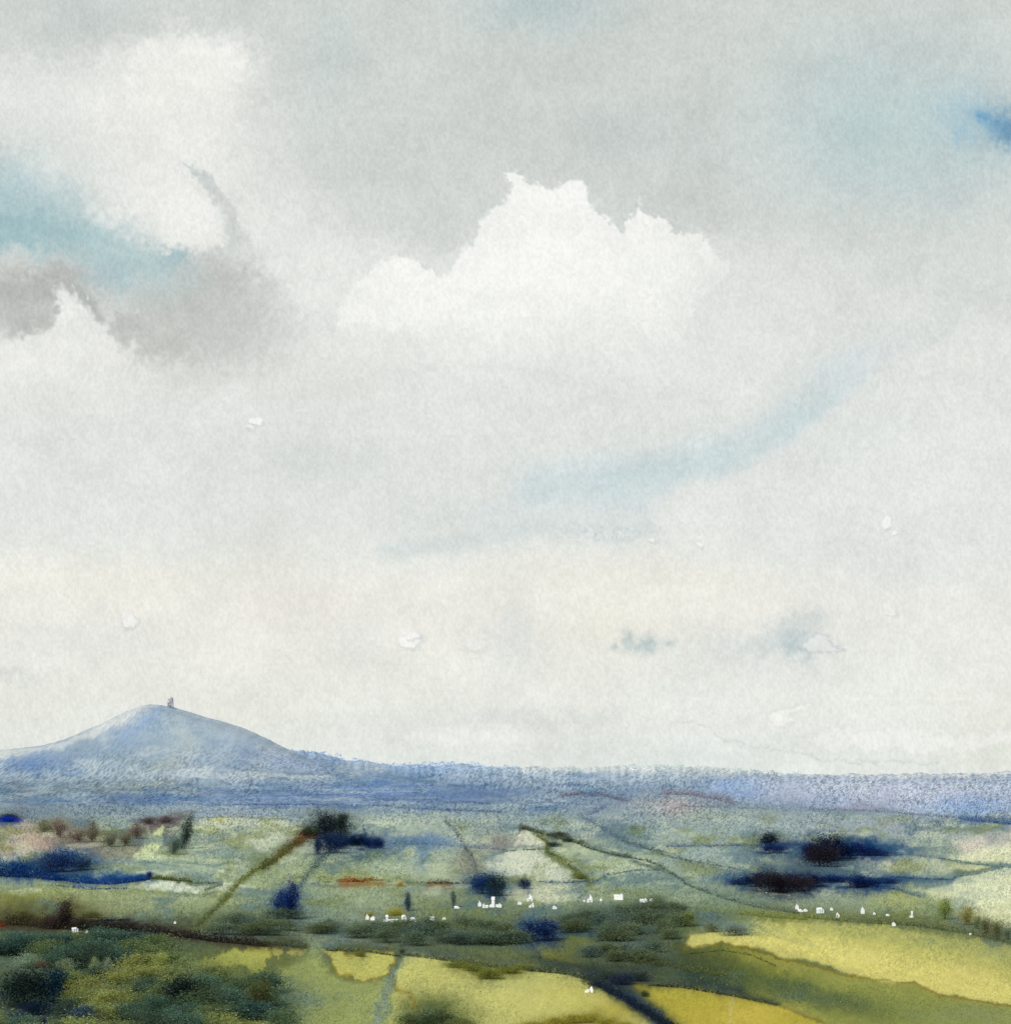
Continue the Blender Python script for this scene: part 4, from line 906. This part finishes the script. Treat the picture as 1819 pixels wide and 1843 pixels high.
for i, (pts, c, cv) in enumerate((([(40, 1424), (180, 1424), (330, 1420)], (104, 120, 140), 1.0), ([(120, 1440), (240, 1440), (340, 1438)], (92, 110, 156), 1.1), ([(360, 1420), (480, 1424), (620, 1426)], (104, 124, 170), .9),
        ([(420, 1448), (560, 1448), (700, 1450)], (98, 118, 168), 1.0), ([(620, 1438), (760, 1440), (880, 1446)], (90, 108, 160), 1.0), ([(700, 1452), (800, 1458), (900, 1460)], (98, 114, 156), 1.0),
        ([(640, 1412), (780, 1414), (900, 1416)], (112, 132, 176), .8), ([(330, 1436), (390, 1426), (430, 1424)], (104, 120, 160), .9), ([(380, 1450), (410, 1436), (440, 1432)], (110, 128, 168), .9))):
    Hd(pts, 3.6, c, 'thin dusky blue hedge on the far plain between the hill and the pale fields', cv, group=G)

# woods on the skyline read as one mass
def skyline_wood(name, pts, n, hpx, cols, label):
    rng = np.random.default_rng(n)
    y = YR - 120; s = y / F
    u = rng.uniform(pts[0][0], pts[-1][0], n)
    t = interp(pts, u); lump = fbm(u / 16, u * 0, n, 3)
    v = t + rng.random(n) ** .8 * hpx - (lump - .35) * hpx * 1.6
    P = np.stack([(u - U0) * s, np.full(n, y) + rng.normal(0, 40, n), EYE - (v - V0) * s], -1)
    V, Fc = leaf_quads(P, 3.0 * s * rng.uniform(.5, 1.4, n), rng)
    ci = rng.integers(0, len(cols), n)
    c = np.repeat(np.array([np.array(leafcol(k)) / 1.05 for k in cols])[ci], 4, axis=0) * jitter(n, rng, .1)
    o = link(name, np_mesh(name, V, Fc, c, LEAF), kind='stuff'); o.color = (1, 1, 1, 1); o['label'] = label; o['category'] = 'wood'
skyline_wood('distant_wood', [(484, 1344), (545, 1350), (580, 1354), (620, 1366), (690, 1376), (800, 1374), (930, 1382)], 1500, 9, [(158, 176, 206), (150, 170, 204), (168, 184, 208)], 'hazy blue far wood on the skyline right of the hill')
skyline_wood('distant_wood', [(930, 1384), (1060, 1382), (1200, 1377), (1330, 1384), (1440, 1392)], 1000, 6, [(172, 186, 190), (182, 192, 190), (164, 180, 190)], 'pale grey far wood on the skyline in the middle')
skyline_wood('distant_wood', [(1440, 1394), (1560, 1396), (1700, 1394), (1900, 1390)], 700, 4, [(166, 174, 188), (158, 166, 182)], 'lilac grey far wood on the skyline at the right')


# ------------------------------------------------------------------ white cottages
def solid(name, V, Fc3, mat):
    me = bpy.data.meshes.new(name); me.from_pydata(V, [], Fc3); me.materials.append(mat); me.update()
    return me


def house_meshes(ann, seed):
    """unit width 1 (x), depth .6; total height 1"""
    r = random.Random(seed); e = .56; wv, wf, rv, rf = [], [], [], []
    def block(x0, x1, y0, y1, ev, ridge, along):
        b = len(wv)
        wv.extend([(x0, y0, -.2), (x1, y0, -.2), (x1, y1, -.2), (x0, y1, -.2), (x0, y0, ev), (x1, y0, ev), (x1, y1, ev), (x0, y1, ev)])
        wf.extend([(b, b + 1, b + 5, b + 4), (b + 1, b + 2, b + 6, b + 5), (b + 2, b + 3, b + 7, b + 6), (b + 3, b, b + 4, b + 7)])
        o = .03
        if along == 'x':
            m = (y0 + y1) / 2; g = len(wv)
            wv.extend([(x0, m, ridge - .01), (x1, m, ridge - .01)]); wf.extend([(b + 7, b + 4, g), (b + 5, b + 6, g + 1)])
            q = len(rv); rv.extend([(x0 - o, y0 - o, ev - .02), (x1 + o, y0 - o, ev - .02), (x1 + o, m, ridge), (x0 - o, m, ridge), (x0 - o, y1 + o, ev - .02), (x1 + o, y1 + o, ev - .02)])
            rf.extend([(q, q + 1, q + 2, q + 3), (q + 3, q + 2, q + 5, q + 4)])
        else:
            m = (x0 + x1) / 2; g = len(wv)
            wv.extend([(m, y0, ridge - .01), (m, y1, ridge - .01)]); wf.extend([(b + 4, b + 5, g), (b + 6, b + 7, g + 1)])
            q = len(rv); rv.extend([(x0 - o, y0 - o, ev - .02), (x0 - o, y1 + o, ev - .02), (m, y1 + o, ridge), (m, y0 - o, ridge), (x1 + o, y0 - o, ev - .02), (x1 + o, y1 + o, ev - .02)])
            rf.extend([(q, q + 3, q + 2, q + 1), (q + 3, q + 4, q + 5, q + 2)])
    if ann == 'gable': block(-.5, .5, -.4, .4, e, 1, 'y')
    elif ann == 'long': block(-.5, .2, -.3, .3, .6, 1, 'x'); block(.2, .5, -.24, .2, .36, .6, 'x')
    elif ann[:4] == 'yard':
        n = r.randint(2, 4)
        for q in range(n):
            x0 = -.5 + q / n + r.uniform(-.04, .04); x1 = x0 + r.uniform(.8, 1.25) / n; y0 = r.uniform(-.4, .1); hh = r.uniform(.3, 1) if q != n // 2 else 1
            if q and abs(y0 - pv) < .03: y0 += .05
            block(x0, x1, y0, y0 + r.uniform(.3, .45), hh * .72, hh, r.choice('xxy')); pv = y0
    elif ann == 'cross': block(-.5, .08, -.3, .3, .5, .82, 'x'); block(.08, .46, -.42, .3, .6, 1, 'y')
    else: block(-.5, -.12, -.34, .26, .66, 1, 'y'); block(-.12, .5, -.24, .26, .42, .66, 'x')
    ch = [(x, y, z) for z in (.7, 1.12) for x, y in ((-.2, -.06), (-.1, -.06), (-.1, .06), (-.2, .06))]
    cf = [(4, 5, 6, 7)] + [(i, (i + 1) % 4, 4 + (i + 1) % 4, 4 + i) for i in range(4)]
    return solid('wall', wv, wf, WHITE), solid('roof', rv, rf, PALE), solid('chimney', ch, cf, WHITE)


HOUSES = {k: house_meshes(k, 4 + i * 3) for i, k in enumerate(('gable', 'long', 'cross', 'farm', 'yard', 'yardb', 'yardc', 'yardd'))}


def cottage(u, v, w, h, kind, label, rz=0):
    p = at(u, v + h / 2); s = p[1] / F
    o = bpy.data.objects.new('cottage', None); COL.objects.link(o); o.location = p; o.rotation_euler = (0, 0, math.radians(rz))
    o['label'] = label; o['category'] = 'cottage'; o['group'] = 'white cottages scattered across the plain'
    h *= .86
    if w * h > 80: kind = ('yard', 'yardb', 'yardc', 'yardd')[int(u) % 4]
    wl, rf, ch = HOUSES[kind]
    for nm, me in (('wall', wl), ('roof', rf)) + ((('chimney', ch),) if max(w, h) > 8 and kind[:4] != 'yard' else ()):
        c = bpy.data.objects.new(nm, me); COL.objects.link(c); c.parent = o
        c.scale = (w * s, min(w, h) * 1.3 * s, h * s)


for a in (
    (135, 1673, 11, 10, 'cross', 'white cottage leftmost of the three below the dark brown hedgerow', 8), (156, 1676, 5, 6, 'gable', 'tiny white cottage in the middle of the three below the dark brown hedgerow', 0),
    (183, 1677, 13, 6, 'long', 'long low white cottage rightmost of the three below the dark brown hedgerow', -6), (315, 1660, 4, 6, 'gable', 'tiny lone white cottage near the top of the dark brown hedgerow', 0),
    (412, 1661, 10, 8, 'farm', 'small white cottage left of the bigger one by the lone navy tree', 10), (437, 1654, 17, 17, 'cross', 'biggest white cottage on the left side of the plain', -10), (456, 1655, 5, 4, 'long', 'tiny white cottage right of the biggest left hand one', 0),
    (661, 1650, 6, 11, 'gable', 'narrow white cottage left one of the close pair before the long cottage', 5), (671, 1652, 8, 9, 'gable', 'white cottage right one of the close pair before the long cottage', -8),
    (696, 1652, 11, 14, 'gable', 'tall gabled white cottage at the left end of the long one', 6), (711, 1657, 24, 7, 'long', 'long white cottage under the yellow-green bush', 0), (727, 1652, 8, 14, 'gable', 'tall white cottage at the right end of the long one', -5),
    (743, 1655, 11, 10, 'farm', 'white cottage a little right of the long one', 12), (778, 1652, 9, 11, 'cross', 'white cottage below the thin dark blue tree, well right of the long one', -14), (799, 1653, 6, 6, 'gable', 'tiny white cottage last in the row right of the long one', 0),
    (822, 1633, 9, 5, 'long', 'tiny low white cottage by the thin grey-green tree', 0), (863, 1626, 6, 11, 'gable', 'thin white cottage leftmost by the navy trees', 0), (873, 1630, 10, 9, 'farm', 'white cottage just left of the big middle one', 6),
    (888, 1622, 14, 22, 'cross', 'big tall white cottage below the navy trees in the middle', -8), (899, 1629, 7, 9, 'gable', 'small white shed against the right side of the big middle cottage', 0), (935, 1625, 7, 7, 'gable', 'small white cottage between the big middle one and the stacked pair', 4),
    (953, 1615, 10, 15, 'gable', 'upper white cottage of the stacked pair on the edge of the pale field', 14), (957, 1628, 9, 11, 'farm', 'lower white cottage of the stacked pair on the edge of the pale field', -10), (998, 1633, 7, 7, 'gable', 'small white cottage alone below the pale field', 10), (1051, 1621, 4, 4, 'gable', 'tiny white hut left of the steep white cottage', 0), (1061, 1616, 10, 17, 'cross', 'steep white cottage at the right of the pale field', 8),
    (1081, 1619, 4, 6, 'gable', 'tiny white hut right of the steep white cottage', 0), (1114, 1613, 17, 14, 'farm', 'wide white farmhouse in the middle right group', -12), (1158, 1620, 13, 9, 'cross', 'white cottage last on the right of the middle group, with a smaller one touching it', 5), (1172, 1620, 7, 6, 'long', 'low white shed touching the right hand cottage of the middle group', 0),
    (1103, 1672, 8, 15, 'gable', 'lone narrow white cottage down in the middle wood', 0), (1061, 1780, 15, 13, 'cross', 'nearest white cottage, alone at the edge of the straw field', -10),
    (1434, 1632, 6, 10, 'gable', 'narrow white cottage leftmost of the right hand group', 0), (1440, 1639, 9, 6, 'long', 'low white cottage leaning on the leftmost of the right hand group', 0), (1449, 1638, 7, 6, 'gable', 'small white cottage third in the right hand group', 0), (1475, 1638, 14, 12, 'farm', 'widest white farmhouse in the right hand group', 6),
    (1496, 1636, 5, 6, 'gable', 'tiny white hut just right of the widest right hand farmhouse', 0), (1507, 1647, 6, 10, 'gable', 'narrow white cottage standing lower in the right hand group', 0), (1552, 1638, 6, 14, 'gable', 'tall thin white cottage in the middle of the right hand group', 0), (1573, 1644, 4, 5, 'gable', 'tiny white hut right of the tall thin right hand cottage', 0),
    (1597, 1647, 6, 4, 'long', 'tiny low white hut above the lowest right hand cottage', 0), (1608, 1663, 6, 8, 'gable', 'small white cottage lowest of the right hand group', 0), (1640, 1645, 7, 14, 'gable', 'tall white cottage furthest right on the plain', 8), (1746, 1681, 4, 4, 'gable', 'tiny white hut among the slim trees at the right', 0)):
    cottage(*a)

# ------------------------------------------------------------------ loose ground cover
scatter('rough_grass', [(60, 1790, 60, 40, 700, (40, 52, 50)), (330, 1790, 60, 44, 600, (60, 68, 50)), (470, 1800, 50, 44, 500, (92, 94, 56)), (780, 1822, 70, 28, 600, (90, 102, 64)), (1120, 1735, 90, 26, 700, (74, 82, 58)),
    (1290, 1748, 80, 26, 500, (92, 100, 64)), (830, 1690, 120, 18, 700, (92, 104, 80)), (1150, 1660, 90, 28, 800, (90, 104, 84)), (440, 1664, 80, 16, 500, (80, 92, 74)), (560, 1800, 60, 40, 300, (92, 110, 130)),
    (1480, 1790, 120, 22, 500, (104, 112, 74)), (1680, 1812, 100, 20, 400, (118, 126, 84)), (1640, 1662, 120, 10, 500, (106, 116, 80)), (680, 1570, 90, 30, 300, (118, 136, 130)), (720, 1660, 80, 16, 300, (84, 98, 100)),
    (1440, 1590, 110, 16, 350, (56, 78, 116)), (1490, 1536, 90, 12, 260, (60, 82, 122)), (640, 1532, 50, 12, 240, (84, 104, 128)), (590, 1520, 40, 20, 200, (70, 84, 84)), (960, 1680, 50, 18, 260, (60, 80, 104)),
    (120, 1560, 70, 16, 300, (66, 88, 118)), (520, 1640, 28, 24, 160, (64, 88, 116)), (880, 1596, 34, 20, 160, (72, 94, 112)), (1300, 1600, 140, 40, 400, (120, 138, 130)), (1550, 1620, 130, 16, 300, (118, 132, 106))], 2.6, None,
    'loose rough grass and low scrub tufts over the fields', 'grass')

# ------------------------------------------------------------------ ground
us = np.concatenate([np.linspace(-5200, -240, 50), np.arange(-160, 1980, 1.5), np.linspace(1990, 7000, 50)])
vs = np.concatenate([[1394.2, 1395], np.arange(1396, 1880, 1.45), np.linspace(1883, 3400, 150)])
UU, VV = np.meshgrid(us, vs)
Y = EYE * F / (VV - V0); X = (UU - U0) / F * Y
P = np.stack([X, Y, height(X, Y)], -1).reshape(-1, 3)
pu, pv = proj(P)
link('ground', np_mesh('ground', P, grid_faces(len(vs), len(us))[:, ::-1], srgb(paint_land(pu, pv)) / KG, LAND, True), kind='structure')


# ------------------------------------------------------------------ far ridges and the tor
RIDGE = [(-1500, 1372), (-300, 1354), (0, 1352), (60, 1356), (300, 1362), (480, 1352), (545, 1350), (580, 1356), (620, 1368), (700, 1377), (800, 1376), (900, 1380), (1000, 1384),
         (1100, 1382), (1200, 1378), (1300, 1382), (1400, 1389), (1480, 1394), (1560, 1395), (1700, 1393), (1819, 1390), (2200, 1384), (3500, 1380)]
us = np.arange(-1500, 3400, 2.5); YR = 8600.0
rows = [(-1500, 0), (-1250, .12), (-1000, .28), (-800, .42), (-600, .58), (-450, .7), (-300, .82), (-200, .9), (-100, .96), (0, 1), (300, .8), (800, .3), (1400, -.1)]
top = interp(RIDGE, us) + (fbm(us / 30, us * 0, 61, 4) - .5) * 10 + (vnoise(us / 4.5, us * 0, 62) - .5) * 3
rp = []
for dy, k in rows:
    y = YR + dy
    z = (EYE - (top - V0) / F * YR) * k - 6 * (1 - k)
    rp.append(np.stack([(us - U0) / F * y, np.full_like(us, y), z], -1))
P = np.concatenate(rp)
# finer rows for colour
def refine(rows_list, n):
    out = []
    for a, b in zip(rows_list, rows_list[1:]):
        for t in np.linspace(0, 1, n, endpoint=False): out.append(a * (1 - t) + b * t)
    out.append(rows_list[-1]); return out
rr = refine(rp, 3); P = np.concatenate(rr); pu, pv = proj(P)
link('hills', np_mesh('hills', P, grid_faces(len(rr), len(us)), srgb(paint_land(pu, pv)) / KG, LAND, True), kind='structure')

TOR = [(-500, 1446), (-200, 1392), (-60, 1362), (0, 1350), (60, 1344), (100, 1337), (136, 1326), (170, 1310), (204, 1295), (232, 1279), (259, 1268.5), (278, 1268), (300, 1270.5), (327, 1277), (375, 1292), (436, 1309), (484, 1331),
       (520, 1350), (560, 1366), (620, 1382), (700, 1394), (800, 1408), (950, 1446)]
YT = 5250.0
us = np.arange(-500, 950, 2.0)
tz = EYE - (interp(TOR, us) - V0) / F * YT
ker = np.exp(-np.linspace(-2, 2, 13) ** 2); ker /= ker.sum()
tz = np.convolve(np.pad(tz, 6, mode='edge'), ker, 'valid') + (vnoise(us / 9, us * 0, 3) - .5) * 2
rows = np.concatenate([np.linspace(-900, -20, 90), np.linspace(-10, 60, 8), np.linspace(90, 1100, 22)])
rp = []
for dy in rows:
    y = YT + dy
    k = np.exp(-(max(abs(dy) - 20, 0) / (430 if dy < 0 else 480)) ** 2) * (1 - .12 * np.sin(abs(dy) / 38) * np.exp(-abs(dy) / 300) * .35)
    k0 = sstep(-900, -650, dy) if dy < 0 else 1 - sstep(800, 1100, dy)
    x = (us - U0) / F * YT
    rp.append(np.stack([x, np.full_like(us, y), tz * k * float(k0) - 4 * (1 - float(k0))], -1))
P = np.concatenate(rp); pu, pv = proj(P)
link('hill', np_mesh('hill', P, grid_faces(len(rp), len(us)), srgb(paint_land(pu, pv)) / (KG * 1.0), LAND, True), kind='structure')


# ------------------------------------------------------------------ light
el, az = math.radians(42), math.radians(214)
wd = bpy.data.worlds.new('World'); scene.world = wd; wd.use_nodes = True
nt = wd.node_tree; bg = nt.nodes.get('Background') or nt.nodes.new('ShaderNodeBackground')
sk = nt.nodes.new('ShaderNodeTexSky'); sk.sky_type = 'NISHITA'; sk.sun_disc = False; sk.sun_elevation = el; sk.sun_rotation = az
nt.links.new(sk.outputs[0], bg.inputs['Color']); bg.inputs['Strength'].default_value = .13
sd = bpy.data.lights.new('sun', 'SUN'); sd.energy = 2.6; sd.angle = math.radians(26); sd.color = (1, .96, .90)
so = bpy.data.objects.new('sun', sd); COL.objects.link(so)
from mathutils import Vector
dirv = Vector((math.sin(az) * math.cos(el), math.cos(az) * math.cos(el), math.sin(el)))
so.rotation_euler = dirv.to_track_quat('Z', 'Y').to_euler(); so.location = dirv * 500

# ------------------------------------------------------------------ camera
cd = bpy.data.cameras.new('camera'); cam = bpy.data.objects.new('camera', cd); COL.objects.link(cam)
cam.location = (0, 0, EYE); cam.rotation_euler = (math.radians(90), 0, 0)
cd.sensor_fit = 'HORIZONTAL'; cd.sensor_width = 36; cd.lens = 36 * F / 1819
cd.shift_y = (V0 - 921.5) / 1819; cd.shift_x = 0
cd.clip_start = 1; cd.clip_end = 120000
scene.camera = cam
scene.view_settings.view_transform = 'Standard'; scene.view_settings.look = 'None'; scene.view_settings.exposure = 0; scene.view_settings.gamma = 1
scene.cycles.use_denoising = False
scene.cycles.max_bounces = 4
